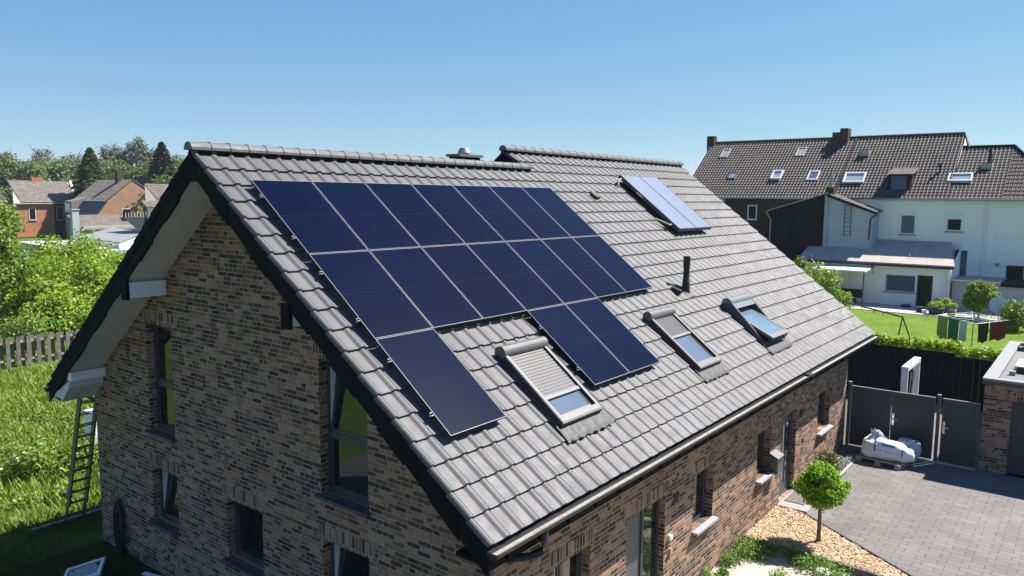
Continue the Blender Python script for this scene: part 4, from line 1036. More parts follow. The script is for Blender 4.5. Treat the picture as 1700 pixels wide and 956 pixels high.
# ------------------------------------------------------------------ gate, posts, garage
GX = 17.85
def leaf_gate(name, lab, y0, y1, handle_y, z1=1.86):
    t = thing(name, lab, 'gate', (GX, (y0+y1)/2, 0))
    mb = MB(); n_ = 9; 
    for k in range(n_):
        za, zb = .08+(z1-.08-.05)*k/n_, .08+(z1-.13)*(k+1)/n_
        mb.box(GX-.012, GX+.012, y1+.04, y0-.04, za, zb-.0015)
    mb.build('panel', M['anth2'], t)
    mb = MB(); mb.box(GX-.025, GX+.025, y1, y1+.04, .06, z1); mb.box(GX-.025, GX+.025, y0-.04, y0, .06, z1); mb.box(GX-.027, GX+.027, y1, y0, z1-.05, z1+.002); mb.box(GX-.025, GX+.025, y1+.04, y0-.04, .06, .10)
    mb.build('frame', M['anth'], t)
    mb = MB(); mb.box(GX-.030, GX+.03, y1+.0, y0-.0, z1+.003, z1+.018); mb.build('top_rail', M['alufr'], t)
    if handle_y:
        mb = MB(); mb.box(GX-.040, GX-.026, handle_y-.025, handle_y+.025, .88, 1.22); mb.tube([(GX-.04, handle_y, 1.06), (GX-.09, handle_y, 1.06), (GX-.09, handle_y-.12, 1.06)], .014, 8); mb.build('handle', M['alu'], t)
    return t
leaf_gate('gate_leaf', 'left dark gate leaf joining the house wall', -5.56, -6.66, None)
leaf_gate('gate_leaf', 'middle dark gate leaf with a silver handle behind the white bag', -6.68, -7.80, -6.74)
leaf_gate('gate_leaf', 'right dark gate leaf between the thin post and the garage', -7.99, -8.90, -8.06, 1.87)
for i, (y, h) in enumerate(((-5.50, 1.98), (-7.895, 1.96))):
    mb = MB(); mb.box(GX-.03, GX+.04, y-.045, y+.045, 0, h); t = thing('gate_post', ['dark gate post against the house corner', 'dark gate post between the two gate openings'][i], 'post', (GX, y, 0)); mb.build('post', M['anth'], t)
    mb = MB(); mb.box(GX-.05, GX+.05, y-.05, y+.05, h, h+.012); mb.build('cap', M['alufr'], t)
    mb = MB(); mb.box(GX-.034, GX-.031, y-.045, y-.038, .05, h-.02); mb.build('painted_sun_edge', M['alufr'], t)  # pale strip painted in for the sunlit side of the post
ga = thing('garage', 'flat-roofed brick garage with a dark door at the right edge', 'garage', (20, -11, 0))
gx, gy, gz = 17.90, -8.96, 2.50
mb = MB()
wall(mb, 'x', gx, -13.2, gy, -.1, lambda a: gz, [(-12.4, -9.62, 0.0, 2.06)], .16)
mb.quad((gx, gy, -.1), (25, gy, -.1), (25, gy, gz), (gx, gy, gz)); mb.quad((25, gy, -.1), (25, -13.2, -.1), (25, -13.2, gz), (25, gy, gz))
mb.build('brick_walls', M['brick'], ga)
mb = MB(); mb.box(gx-.003, gx+.02, -12.5, -9.5, 2.06, 2.30); mb.build('lintel', M['soldier'], ga)
mb = MB(); 
for k in range(4): mb.box(gx+.12-.004*(k % 2), gx+.15, -12.4, -9.62, .02+k*.51, .52+k*.51)
mb.build('garage_door', M['anth2'], ga)
mb = MB(); mb.box(gx-.06, 25.06, gy-.28, gy+.06, gz, gz+.12); mb.box(gx-.06, gx+.22, -13.2, gy-.28, gz, gz+.12); mb.box(24.8, 25.06, -13.2, gy-.28, gz, gz+.12)
mb.build('parapet_cap', plain('parapet_sheet', (.22, .22, .225), .65, var=.06), ga)
mb = MB(); mb.box(gx-.065, 25.065, gy+.061, gy+.066, gz-.05, gz+.10); mb.box(gx-.067, gx-.061, -13.2, gy+.06, gz-.04, gz+.06); mb.build('fascia', M['anth'], ga)
mb = MB(); mb.box(gx+.2, 24.8, -13.2, gy-.28, gz-.2, gz+.02); mb.build('roof', M['gravelroof'], ga)
# things lying on the garage roof
t = thing('roof_crate', 'low dark crate with pale boards lying on the garage roof', 'crate', (20.2, -9.9, gz+.02))
mb = MB(); mb.box(19.6, 21.0, -10.6, -9.55, gz+.02, gz+.20); mb.build('box', M['black'], t)
mb = MB()
for k in range(4): mb.box(19.65+k*.34, 19.9+k*.34, -10.6, -9.5, gz+.205, gz+.23)
mb.build('boards', M['white'], t)
mb = MB(); mb.tube([(21.4, -9.75, gz+.15), (22.3, -9.75, gz+.15)], .13, 14); tag(mb.build('membrane_roll', M['concrete'], loc=(21.8, -9.75, gz+.02)), 'pale roll of roofing membrane lying on the garage roof', 'roll')
mb = MB(); mb.box(19.2, 19.36, -9.55, -9.40, gz+.02, gz+.14); tag(mb.build('paving_block', M['stone'], bevel=.01, loc=(19.3, -9.5, gz+.02)), 'single stone block near the corner of the garage roof', 'block')
mb = MB(); mb.box(23.9, 24.7, -12, -9.4, gz+.02, gz+.55); tag(mb.build('roof_upstand', M['anth'], loc=(24.3, -10, gz+.02)), 'dark upstand at the far end of the garage roof', 'upstand')

# white frame standing in the yard behind the gate
t = thing('door_frame', 'empty white frame standing upright behind the middle gate leaf', 'frame', (20.6, -6.62, 0))
mb = MB(); mb.box(19.60, 19.68, -6.74, -6.55, 0, 2.16); mb.box(21.50, 21.58, -6.74, -6.55, 0, 2.16); mb.build('jambs', M['white'], t, bevel=.006)
mb = MB()
for a, b4 in ((19.60, 20.42), (20.43, 21.0), (21.01, 21.58)): mb.box(a, b4, -6.745, -6.545, 2.16, 2.30)
mb.build('head', M['white'], t, bevel=.006)
for k, x in enumerate((20.35, 20.75)):
    b_ = thing('garden_tool', ['left long wooden tool handle inside the white frame', 'right long wooden tool handle inside the white frame'][k], 'tool', (x, -6.64, 0))
    mb = MB(); mb.tube([(x, -6.62, .1), (x+.05, -6.70, 1.95)], .014, 8); mb.build('handle', M['pallet'], b_)
    mb = MB(); mb.tube([(x+.045, -6.69, 1.72), (x+.055, -6.70, 1.98)], .024, 8); mb.build('grip', M['zinc'], b_)
# black slatted screen with ivy
t = thing('privacy_screen', 'long black garden screen behind the gate, topped by ivy', 'fence', (25, -6, 0))
mb = MB()
y = 5.5
while y > -13.5: mb.box(24.93-.03*((round(-y/.2)) % 3 == 0), 24.965, y-.195, y, 0, 1.98 if y > -7.2 else 1.86); y -= .2
mb.build('boards', M['black_clad'], t)
mb = MB()
for k in range(10): mb.box(24.97, 25.04, 5.4-k*2.05, 5.48-k*2.05, 0, 1.9)
mb.build('posts', M['black_clad'], t)
t = thing('ivy_hedge', 'bright green ivy spilling over the top of the black screen', 'hedge', (25.3, -6, 1.9))
mb = MB()
for k in range(18): mb.tube([(25.25, -3.6-k*.33, 0), (25.3, -3.7-k*.33, 1.2), (25.2, -3.65-k*.33, 2.0)], .012, 5)
mb.build('stems', M['bark'], t)
bl = [(25.22+.3*random.random(), 4-k*.075, 2.02+.15*random.random()-(.12 if k > 150 else 0), .17+.12*random.random()) for k in range(190)]
V, F = crown(15000, bl, .105, .6, seed=3)
link('leaves', npmesh('leaves', V-np.array(rootloc(t)), F), GH, t)

# ------------------------------------------------------------------ pallet with the big bag
t = thing('wooden_pallet', 'worn wooden pallet under the white bag before the gate', 'pallet', (16.75, -6.75, 0))
PM = Matrix.Translation((16.85, -6.72, 0)) @ Matrix.Rotation(R(-8), 4, 'Z')
mb = MB()
for k in range(5): mb.box(-.40+k*.175, -.40+k*.175+.10, -.6, .6, .122, .144, PM)
mb.build('deck_boards', M['pallet'], t)
for sy in (-.6, -.07, .46):
    mb = MB()
    for xx in (-.40, -.07, .26): mb.box(xx, xx+.14, sy, sy+.14, .022, .10, PM)
    mb.box(-.40, .40, sy, sy+.14, .10, .122, PM); mb.box(-.40, .40, sy, sy+.14, .0, .022, PM); mb.build('runner', M['pallet'], t)
bag = thing('bulk_bag', 'slumped white bulk bag with blue print on the pallet', 'bag', (16.85, -6.7, .145))
def blob(c, rx, ry, rz, seed, amp=.12, pinch=None, fold=9):
    g = random.Random(seed); mb = MB(); nu, nv = 44, 26; vs = []
    ph = [g.random()*6 for _ in range(8)]
    for j in range(nv+1):
        v = -math.pi/2+math.pi*j/nv
        for i in range(nu):
            a = 2*math.pi*i/nu; cx, cy, cz = math.cos(v)*math.cos(a), math.cos(v)*math.sin(a), math.sin(v)
            e = lambda q, p: math.copysign(abs(q)**p, q)
            k = 1+amp*(math.sin(3*a+ph[0])*math.cos(2*v+ph[1])*.5+math.sin(fold*a+ph[2]+2*v)*.16+math.sin(7*v+ph[3]+a*2)*.14+math.sin(15*a+ph[4]-5*v)*.08)
            p = Vector((e(cx, .8)*rx*k, e(cy, .8)*ry*k, e(cz, .75)*rz*k))
            if pinch: p = pinch(p)
            vs.append(Vector(c)+p)
    fs = [(j*nu+i, j*nu+(i+1) % nu, (j+1)*nu+(i+1) % nu, (j+1)*nu+i) for j in range(nv) for i in range(nu)]
    mb.add(vs, fs, True); return mb
def pin(p):
    # a slumped sack: high with a gathered peak toward the house, tapering to the other end
    t_ = (p.y+.72)/1.44; z = p.z
    d = p.normalized(); a = math.atan2(d.y, d.x)
    f = 1-.035*abs(math.sin(5*a+3*d.z))-.03*abs(math.sin(8*d.y+6*d.x*d.z+1.3))-.03*abs(math.sin(11*d.z+3*d.x))
    if z > 0: z = z*(.52+.55*max(0, min(1, t_)))
    q = Vector((p.x*(.72+.28*t_)*f, p.y*f, max(z*f, -.25)))
    e = math.exp(-(((d.x-.05)/.30)**2+((d.y-.50)/.26)**2)) if d.z > 0 else 0
    q.z *= .86; q.z += e*(.17+.05*math.sin(9*d.x*6)+.05*math.cos(40*d.y)); q.x *= 1-.35*e; q.y += .05*e
    return q
bw = plain('bag_fabric', (.66, .67, .70), .7, var=.05, scale=5, bmp=.02, bscale=9)
mb = blob((16.86, -6.84, .39), .42, .72, .44, 4, .13, pin, 8)
mb.build('body', bw, bag)
mb = MB(); mb.prism([(16.82, -6.52, .76), (16.86, -6.40, .74), (16.90, -6.36, .93), (16.85, -6.44, .87), (16.87, -6.50, .95)], (.04, .03, 0)); mb.build('gathered_top', bw, bag)
mb = blob((17.16, -7.28, .42), .20, .34, .30, 9, .2, None, 6); mb.build('slack_cover', plain('bag_grey', (.30, .33, .40), .6, bmp=.01, bscale=9), bag)
def skin(pts, w_, name, m, off_=.012, nw=8):
    bpy.context.view_layer.update()
    body = [o for o in bag.children if o.name.startswith('body')][0]
    mb = MB(); out = []; C0 = Vector((16.86, -6.84, .30)); org = rootloc(body)
    for p in pts:
        row_ = []
        for k in range(nw+1):
            q = Vector(p[:3])+Vector(p[3:6])*w_*(k/nw-.5)
            c0 = Vector((C0.x, q.y*.75+C0.y*.25, C0.z)); d_ = (c0-q).normalized()
            ok, loc, nn, _ = body.ray_cast(q-org, d_)
            row_.append((loc+org-d_*off_) if ok else None)
        out.append(row_)
    for a, b4 in zip(out[:-1], out[1:]):
        for k in range(nw):
            if None in (a[k], a[k+1], b4[k], b4[k+1]): continue
            mb.add([a[k], a[k+1], b4[k+1], b4[k]], [(0, 1, 2, 3)], True)
    if mb.v: mb.build(name, m, bag)
blue = plain('bag_blue', (.03, .20, .42), .5, var=.05); dblue = plain('bag_print', (.03, .09, .30), .5, var=.05)
def arc(y, a0, a1, n_=9): return [(16.86-math.cos(a)*1.2, y, .35+math.sin(a)*1.2, 0, 1, 0) for a in [R(a0+(a1-a0)*k/n_) for k in range(n_+1)]]
skin(arc(-6.50, 12, 70), .045, 'strap', dblue); skin(arc(-7.36, 0, 75), .045, 'strap', blue)
for j in range(4):
    k0 = [(16.86-math.cos(R(a))*1.25, -6.86-.10*i, .35+math.sin(R(a))*1.25) for i in range(4) for a in (44,)]
skin([(16.86-math.cos(R(45))*1.2, -6.72-.055*i, .35+math.sin(R(45))*1.2, -.3*0, 0, .8) for i in range(8)], .40, 'blue_label', blue)
skin([(16.86-math.cos(R(47))*1.2, -6.80-.045*i, .35+math.sin(R(47))*1.2, 0, 0, .8) for i in range(5)], .05, 'label_writing', M['white'], .014)
for i in range(12):
    y0 = -6.56-.062*i
    skin([(16.86-math.cos(R(20))*1.2, y0-.01*q, .35+math.sin(R(20))*1.2-.012*i, 0, 0, 1) for q in range(5)], .035+.02*(i % 3), 'printed_writing', dblue) if i not in (3, 8) else None
mb = MB(); mb.box(16.55, 16.75, -5.95, -5.80, .02, .035); tag(mb.build('white_tile', M['white'], bevel=.004, loc=(16.6, -5.9, .02)), 'small white tile lying on the slate chips', 'tile')
mb = MB(); mb.lathe((9.05, -7.30, -.10), [(.16, 0), (.17, .04), (.14, .11), (.06, .14), (.001, .145)], 18); tag(mb.build('upturned_bowl', M['white'], loc=(9.05, -7.3, -.12)), 'white upturned bowl among the weeds at the bottom edge', 'bowl')
# ------------------------------------------------------------------ wooden fence and orchard beyond the meadow
fn = thing('wooden_fence', 'weathered grey board fence along the back of the meadow', 'fence', (5, 25.3, 0))
for k in range(12):
    x = -8+k*2.45
    mb = MB(); mb.box(x, x+.09, 25.30, 25.40, 0, 1.40); mb.build('fence_post', M['wood_old'], fn)
mb = MB(); mb.box(-8, 19, 25.33, 25.37, .28, .37); mb.box(-8, 19, 25.33, 25.37, 1.05, 1.14); mb.build('fence_rails', M['pallet'], fn)
mb = MB(); k = 0; x = -8
while x < 19:
    z1 = 1.30+.03*random.random(); mb.box(x, x+.155, 25.27 if k % 2 else 25.385, 25.29 if k % 2 else 25.405, .05, z1); x += .20; k += 1
mb.build('fence_boards', M['wood_old'], fn)
OR = [  # x, y, radius, height, leaves, label
 (8.6, 36.5, 2.9, 4.9, 'round walnut-like tree at the far left edge, taller than its neighbours', 11, 2.4),
 (13.0, 34.5, 2.7, 3.9, 'bushy yellow green fruit tree directly beyond the wooden fence, leftmost', 12, .2),
 (16.2, 36.5, 2.8, 3.8, 'bright fruit tree in the middle of the orchard beyond the fence', 13, .2),
 (18.8, 34.6, 2.4, 3.2, 'low fruit tree next to the left roof slope', 14, .15),
 (15.2, 41.5, 3.2, 4.5, 'fruit tree in the back row with a dark gap under its crown', 15, .7),
 (20.4, 40.5, 2.7, 3.6, 'fruit tree in the back row nearest the brick house roof', 16, .6),
 (10.3, 31.5, 1.9, 2.4, 'low flowering fruit bush behind the fence, at the left edge', 17, .1),
 (24.5, 45.0, 2.8, 3.4, 'fruit tree behind the left roof slope of the brick house', 18, .6), (11.2, 34.0, 2.3, 3.2, 'low spreading fruit tree filling the gap at the left of the orchard', 44, .1), (17.6, 32.3, 2.2, 2.7, 'low bright fruit tree near the fence toward the brick house', 45, .1), (12.4, 39.5, 2.8, 3.8, 'mid row fruit tree behind the leftmost yellow green one', 46, .2), (22.3, 37.0, 2.5, 3.0, 'fruit tree hidden mostly by the verge, front row', 47, .2), (14.8, 32.0, 2.0, 2.5, 'low fruit tree close behind the fence, near its middle', 48, .05), (8.6, 41.5, 3.0, 4.0, 'back row fruit tree near the far left edge', 49, .2), (18.0, 44.0, 3.0, 3.6, 'fruit tree at the rear of the orchard before the white shed roof', 50, .2),
]
for i, (x, y, R_, H, lab, sd_, z0) in enumerate(OR):
    tree('fruit_tree', lab, 'tree', (x, y, 0), R_, H*(.86 if i else 1), z0, 12000 if i != 6 else 6000, .19, GL if i != 0 else GB, sd_, 24, .14, 'orchard trees beyond the fence', stretch=(1, 1, 1), fill=.5)
shrub('orchard_bush', 'young bush before the orchard close to the fence, right', (12.6, 30.5, 0), 1.1, 1.5, 1800, .13, GB, 41, flowers=(6, M['flower_p']))
shrub('orchard_bush', 'small green bush by the fence just left of the roof edge', (14.6, 28.6, 0), .9, 1.0, 1500, .13, GL, 42)
shrub('orchard_bush', 'leafy bush behind the wooden fence at the far left', (7.9, 29.0, 0), 1.3, 1.8, 2200, .13, GB, 43)
# ------------------------------------------------------------------ sheds between the orchard and the far houses
def boxthing(name, lab, cat, parts, loc):
    t = thing(name, lab, cat, loc)
    for nm, m, fn_ in parts:
        mb = MB(); fn_(mb); mb.build(nm, m, t)
    return t
boxthing('flat_roofed_shed', 'long low building with a pale grey felt roof beyond the orchard', 'shed', [
 ('walls', M['render_w'], lambda mb: mb.prism([(29.3, 64.5, 0), (41.4, 84, 0), (43.5, 97, 0), (30.5, 76, 0)], (0, 0, 2.75))),
 ('roof', M['felt2'], lambda mb: mb.prism([(29.1, 64.0, 2.75), (41.6, 83.8, 2.75), (43.8, 97.3, 2.75), (30.3, 76.3, 2.75)], (0, 0, .10)))], (36, 80, 0))
boxthing('corrugated_shed', 'low shed with a bright white corrugated roof behind the fruit trees', 'shed', [
 ('walls', M['concrete'], lambda mb: mb.prism([(25.0, 62, 0), (29.0, 60, 0), (33.0, 78, 0), (27.0, 82, 0)], (0, 0, 2.1))),
 ('roof', plain('white_sheet', (.60, .60, .60), .6, c2=(.42, .40, .38), scale=.5), lambda mb: [mb.prism([(24.8+.8*k, 61.9-.4*k, 2.1+.06*(k % 2)), (25.6+.8*k, 61.5-.4*k, 2.1+.06*(k % 2)), (27.9+1.1*k, 82-.6*k, 2.2+.06*(k % 2)), (26.8+1.1*k, 82.3-.6*k, 2.2+.06*(k % 2))], (0, 0, .05)) for k in range(5)])], (28, 70, 0))
boxthing('lean_to_shed', 'small shed with a dark sheet roof close to the orchard', 'shed', [
 ('walls', M['concrete'], lambda mb: mb.box(26.2, 30.4, 54.5, 60.5, 0, 2.0)),
 ('roof', plain('blue_sheet', (.14, .16, .20), .6), lambda mb: mb.prism([(26, 54.3, 2.02), (30.6, 54.3, 2.02), (30.6, 60.7, 2.25), (26, 60.7, 2.25)], (0, 0, .08)))], (28, 57, 0))
boxthing('white_lean_to', 'sloping white-walled lean-to with a felt edge by the roof slope', 'shed', [
 ('walls', M['render_w'], lambda mb: mb.prism([(33.2, 68, 0), (33.2, 68, 2.9), (36.6, 66, 4.5), (36.6, 66, 0)], (3, 5, 0))),
 ('roof', M['dark_slate'], lambda mb: mb.prism([(33.0, 67.8, 2.95), (36.8, 65.8, 4.62), (40, 71, 4.62), (36.1, 73, 2.95)], (0, 0, .12)))], (35, 68, 0))
t = thing('tiled_shed', 'small outbuilding with a worn brown tiled roof before the far houses', 'shed', (47, 105, 0))
mb = MB(); mb.box(42.6, 49.6, 103, 107.5, 0, 2.9); mb.build('walls', M['concrete'], t)
tile_obj('roof', M['pant_l'], t, (42.3, 107.5, 4.4), (1, 0, 0), (0, -4.9, -2.0), 7.6, 5.3, .36, .34)
t = thing('shed_chimney', 'tall pale rendered chimney in front of the orange wall', 'chimney', (41.6, 103, 0))
mb = MB(); mb.box(41.0, 41.9, 102.5, 103.3, 0, 5.2); mb.build('stack', M['render_g'], t); mb = MB(); mb.box(40.9, 42.0, 102.4, 103.4, 5.2, 5.35); mb.build('cap', M['concrete'], t)
t = thing('roof_terrace', 'dark walled roof terrace with a pale railing beside the tan gable', 'terrace', (51, 106, 0))
mb = MB(); mb.box(49.4, 53.4, 105, 108, 0, 4.0); mb.build('walls', M['dark_slate'], t)
for k in range(9):
    mb = MB(); mb.box(49.5+k*.44, 49.62+k*.44, 104.95, 105.05, 4.0, 4.75); mb.build('baluster', M['concrete'], t)
mb = MB(); mb.box(53.0, 54.2, 104.6, 105.6, 0, 5.0); mb.build('pier', M['render_g'], t)
# ------------------------------------------------------------------ far terrace of houses, left
def simple_window(parent, x0, x1, z0, z1, y, fw=.09, glass='dglass', lab=None):
    mb = MB(); frame_rect(mb, 'y', y, x0, x1, z0, z1, fw, -.03, .10); f = mb.build('window', M['white'], parent)
    mb = MB(); mb.box(x0+fw, x1-fw, y-.012, y+.05, z0+fw, z1-fw); mb.build('pane', M[glass], f)
    mb = MB(); mb.box(x0-.08, x1+.08, y-.12, y+.02, z0-.07, z0-.005); mb.build('sill', M['stone'], f); return f
hc = thing('tan_brick_house', 'far tan brick gable house with a dark mansard slope and chimney', 'house', (56, 120, 0), 0)
def gz_(x):   # gable profile
    return None
mb = MB(); mb.prism([(51.2, 117.5, 0), (62.5, 117.5, 0), (62.5, 117.5, 6.3), (57.0, 117.5, 9.75), (52.6, 117.5, 6.2), (51.2, 117.5, 4.2)], (0, 12, 0)); mb.build('walls', M['tbrick'], hc)
tile_obj('roof', M['pant_l'], hc, (57.0, 130, 9.9), (0, -1, 0), (-4.5, 0, -3.6), 12.6, 5.8, .36, .34)
mb = MB(); mb.prism([(57, 117.4, 9.95), (62.9, 117.4, 6.2), (62.9, 117.4, 6.05), (57, 117.4, 9.8)], (0, 12.6, 0)); mb.build('rear_roof', M['pant_l'], hc)
mb = MB(); mb.prism([(52.5, 117.35, 6.30), (50.9, 117.35, 4.2), (51.1, 117.35, 4.1), (52.7, 117.35, 6.2)], (0, 12.6, 0)); mb.box(50.8, 51.0, 117.3, 130, 4.05, 4.2); mb.build('mansard', M['dark_slate'], hc)
mb = MB(); mb.box(56.2, 57.0, 121.0, 121.9, 8.6, 11.4); mb.build('chimney', M['dbrick'], hc)
simple_window(hc, 55.0, 56.4, 3.0, 5.1, 117.48)
mb = MB(); mb.prism([(50.6, 125.6, 4.2), (50.6, 125.6, 6.2), (53.2, 125.6, 6.9), (53.2, 125.6, 4.2)], (0, 2.6, 0)); dm = mb.build('dormer', M['pant_l'], hc)
mb = MB(); mb.box(50.5, 50.58, 126.0, 127.8, 4.5, 5.9); mb.build('window', M['white'], dm)
hb = thing('orange_brick_house', 'far orange brick house with a grey tiled roof edged in white', 'house', (50, 137, 0))
mb = MB(); mb.box(45.6, 51.6, 135.0, 141, 0, 5.9); mb.build('walls', M['obrick'], hb)
mb = MB(); mb.box(51.7, 54.2, 136, 141, 0, 5.8); mb.build('side_wing', M['dbrick'], hb)
mb = MB(); mb.add([(45.2, 134.6, 5.80), (55.0, 134.6, 5.80), (56.6, 140.2, 9.55), (47.2, 140.2, 9.55), (45.2, 134.6, 5.65), (55.0, 134.6, 5.65), (56.6, 140.2, 9.4), (47.2, 140.2, 9.4)], [(0, 1, 2, 3), (4, 7, 6, 5), (0, 4, 5, 1), (1, 5, 6, 2), (3, 2, 6, 7), (0, 3, 7, 4)]); mb.build('roof_deck', M['felt'], hb)
tile_obj('roof', M['pant_l'], hb, (46.4, 140.2, 9.70), (1, 0, 0), (0, -5.6, -3.75), 9.6, 6.74, .36, .34)
mb = MB(); mb.prism([(55.0, 134.5, 5.75), (55.35, 134.5, 5.75), (56.9, 140.2, 9.75), (56.55, 140.2, 9.75)], (0, 0, .12)); mb.build('white_verge', M['white'], hb)
simple_window(hb, 47.6, 48.7, 2.9, 5.0, 134.97); simple_window(hb, 52.4, 53.6, 2.8, 5.2, 135.97)
mb = MB(); mb.box(50.2, 52.0, 139.9, 140.8, 9.0, 10.3); mb.build('chimney', M['obrick'], hb)
mb = MB(); mb.lathe((54.6, 140.3, 9.6), [(.001, 0), (.35, .25), (.45, .8), (.35, 1.3), (.001, 1.5)], 10); mb.build('roof_cowl', M['dark_slate'], hb)
ha = thing('dark_roofed_house', 'far house with a dark banded tile roof at the left edge', 'house', (38, 146, 0))
mb = MB(); mb.box(30, 47, 146, 154, 0, 5.9); mb.build('walls', M['obrick'], ha)
tile_obj('roof', M['pant_d'], ha, (29.0, 150.4, 9.95), (1, 0, 0), (0, -5.4, -4.3), 19.0, 6.9, .46, .34, amp=1.4, thick=.06)
mb = MB(); mb.prism([(29, 150.4, 9.95), (29, 155, 6.2), (29, 145, 5.6)], (19, 0, 0)); mb.build('roof_deck', M['felt'], ha)
mb = MB(); mb.lathe((41.5, 147.6, 7.6), [(.30, 0), (.22, 1.0), (.18, 2.2), (.001, 2.5)], 8); mb.build('white_vent', M['white'], ha)
hl = thing('striped_roof_house', 'far house with a banded dark roof between the orange and tan ones', 'house', (60, 135, 0))
mb = MB(); mb.box(54.6, 64, 130.2, 146, 0, 6.0); mb.build('walls', M['dbrick'], hl)
tile_obj('roof', M['pant_d'], hl, (59.5, 147, 10.1), (0, -1, 0), (-5.0, 0, -4.0), 16.6, 6.4, .46, .34, amp=1.3, thick=.06)
mb = MB(); mb.box(56.0, 57.2, 136, 137, 8.0, 8.35); mb.build('roof_window', M['white'], hl)
hd = thing('near_left_house', 'house with brown banded roof just left of the big roof slope', 'house', (46, 82, 0))
mb = MB(); mb.prism([(39.3, 78.5, 0), (56, 78.5, 0), (60.2, 86.5, 0), (43.5, 86.5, 0)], (0, 0, 5.9)); mb.build('walls', M['render_w'], hd)
tile_obj('roof', M['pant_l'], hd, (41.2, 82.6, 8.75), (1, 0, 0), (0, -4.6, -2.75), 17, 5.35, .42, .34, amp=1.3, thick=.05)
mb = MB(); mb.add([(41.25, 82.6, 8.68), (39.0, 78.1, 5.93), (56.2, 78.1, 5.93), (58.2, 82.6, 8.68), (43.8, 86.9, 5.93), (60.4, 86.9, 5.93)], [(0, 1, 2, 3), (0, 3, 5, 4), (0, 4, 1), (3, 2, 5)]); mb.build('roof_deck', M['pant_l'], hd)
tile_obj('verge_strip', M['pant_l'], hd, (39.1, 79.3, 6.72), (1, 0, 0), (0, -1.3, -.78), 2.2, 1.5, .42, .34, amp=1.3, thick=.05)
mb = MB(); mb.tube([(39.2, 78.3, 5.9), (39.25, 78.4, 3)], .06, 6); mb.build('downpipe', M['gutter'], hd)
# ------------------------------------------------------------------ wood on the horizon
def wood_variant(R_, H, z0, n, size, m, seed, nl=16, tr=.25):
    V, F = crown(n, lumps(R_, H, z0, nl, seed, .3, .48), size, .5, seed=seed); return npmesh('crown', V, F), m
WV = [wood_variant(4.6, 11.5, 1.2, 6500, .46, GW, 51), wood_variant(5.2, 10.5, 1.0, 7000, .46, GW, 52, 18), wood_variant(4.0, 12.5, 1.5, 6000, .44, GW, 53), wood_variant(4.4, 9.0, .8, 3000, .60, GD, 54)]
tm = trunk_mb(8, .28, 7, 6, 9)
def wood_tree(i, x, y, s, lab, grp):
    t = thing('woodland_tree', lab, 'tree', (x, y, 0), random.random()*6, grp)
    tr = tm_mesh if tm_mesh else None
    link('trunk', tm_mesh, None, t); link('crown', WV[i][0], WV[i][1], t); t.scale = (s, s, s*(.92+.16*random.random()))
o = tm.build('tmp', M['bark']); tm_mesh = o.data; bpy.data.objects.remove(o)
def link(name, me, m, parent=None, loc=(0, 0, 0)):
    o = bpy.data.objects.new(name, me); col.objects.link(o)
    if m is not None and not (len(me.materials) and me.materials[0] == m):
        me.materials.clear(); me.materials.append(m)
    o.location = loc
    if parent is not None: o.parent = parent
    return o
random.seed(21)
C0x, C0y = -6.5, -11.3
for k in range(40):
    az = R(57.5+k*.40+random.random()*.25); d_ = 195+28*((k*7) % 3)/2+6*random.random()
    wood_tree(k % 3, C0x+d_*math.cos(az), C0y+d_*math.sin(az), 1.02+.22*random.random(), 'pale green tree in the wood behind the far left houses', 'pale green trees of the wood')
for k in range(14):
    az = R(59+k*1.05); d_ = 176+8*random.random()
    wood_tree(3, C0x+d_*math.cos(az), C0y+d_*math.sin(az), .86+.2*random.random(), 'darker tree at the front edge of the wood behind the houses', 'darker trees at the wood edge')
# bare grey-twigged trees poking out of the wood
V, F = crown(1500, lumps(2.8, 6, 9.0, 16, 61, .25, .40), .30, .95, seed=61); bare = npmesh('crown', V, F)
V, F = crown(3000, lumps(3.4, 8.5, 7.5, 22, 62, .22, .38), .36, .9, seed=62); bare2 = npmesh('crown', V, F)
tb = trunk_mb(14, .30, 7, 9, 77, .6); o = tb.build('tmp', M['bark']); tbm = o.data; bpy.data.objects.remove(o)
for k, (az, d_, s, lab, me_) in enumerate([(70.9, 235, 1.22, 'bare grey tree in the wood, at the left edge of the view', bare), (68.8, 235, 1.30, 'bare thin grey tree above the wood over the dark roofed house', bare), (67.6, 235, 1.18, 'bare grey tree above the wood left of the green conifer', bare), (66.9, 235, 1.22, 'sparse grey tree just left of the green conifer', bare),
        (64.95, 232, 1.30, 'tall grey budding tree right of the green conifer', bare2), (63.45, 228, 1.42, 'tall grey and green tree left of the dark spruce', bare2), (62.75, 230, 1.28, 'leaning grey tree touching the dark spruce', bare2)]):
    az = R(az); t = thing('bare_tree', lab, 'tree', (C0x+d_*math.cos(az), C0y+d_*math.sin(az), 0), k*1.3); t.scale = (s, s, s)
    link('trunk', tbm, None, t); link('crown', me_, GT, t)
def conifer(name, lab, loc, R_, H, n, size, m, seed):
    t = thing(name, lab, 'tree', (0, 0, 0)); g = np.random.default_rng(seed)
    MB().tube([(0, 0, 0), (0, 0, H*.5), (0, 0, H)], [.3, .2, .04], 8).build('trunk', M['bark'], t)
    tiers = 17; P = []
    for k in range(n):
        tt = g.random()**.8; ti = math.floor(tt*tiers); z = H*(.08+.92*(ti+.75*g.random()**2)/tiers)
        if z > H: z = H
        a0 = g.random()*2*math.pi; na = 6+(ti*3) % 4; ka = abs(math.sin(a0*na/2+ti*1.7)); r = R_*(1-(z/H))**.85*(.35+.65*g.random()**.5)*(.55+.5*ka)
        P.append((r*math.cos(a0), r*math.sin(a0), z-.22*r))
    P = np.array(P); V, F = scatter(P, LEAF*np.array([1, 1.2, 1]), LEAF_F, size*(.5+g.random(len(P))), rots(len(P), .35))
    link('crown', npmesh('crown', V, F), m, t); t.location = loc; return t
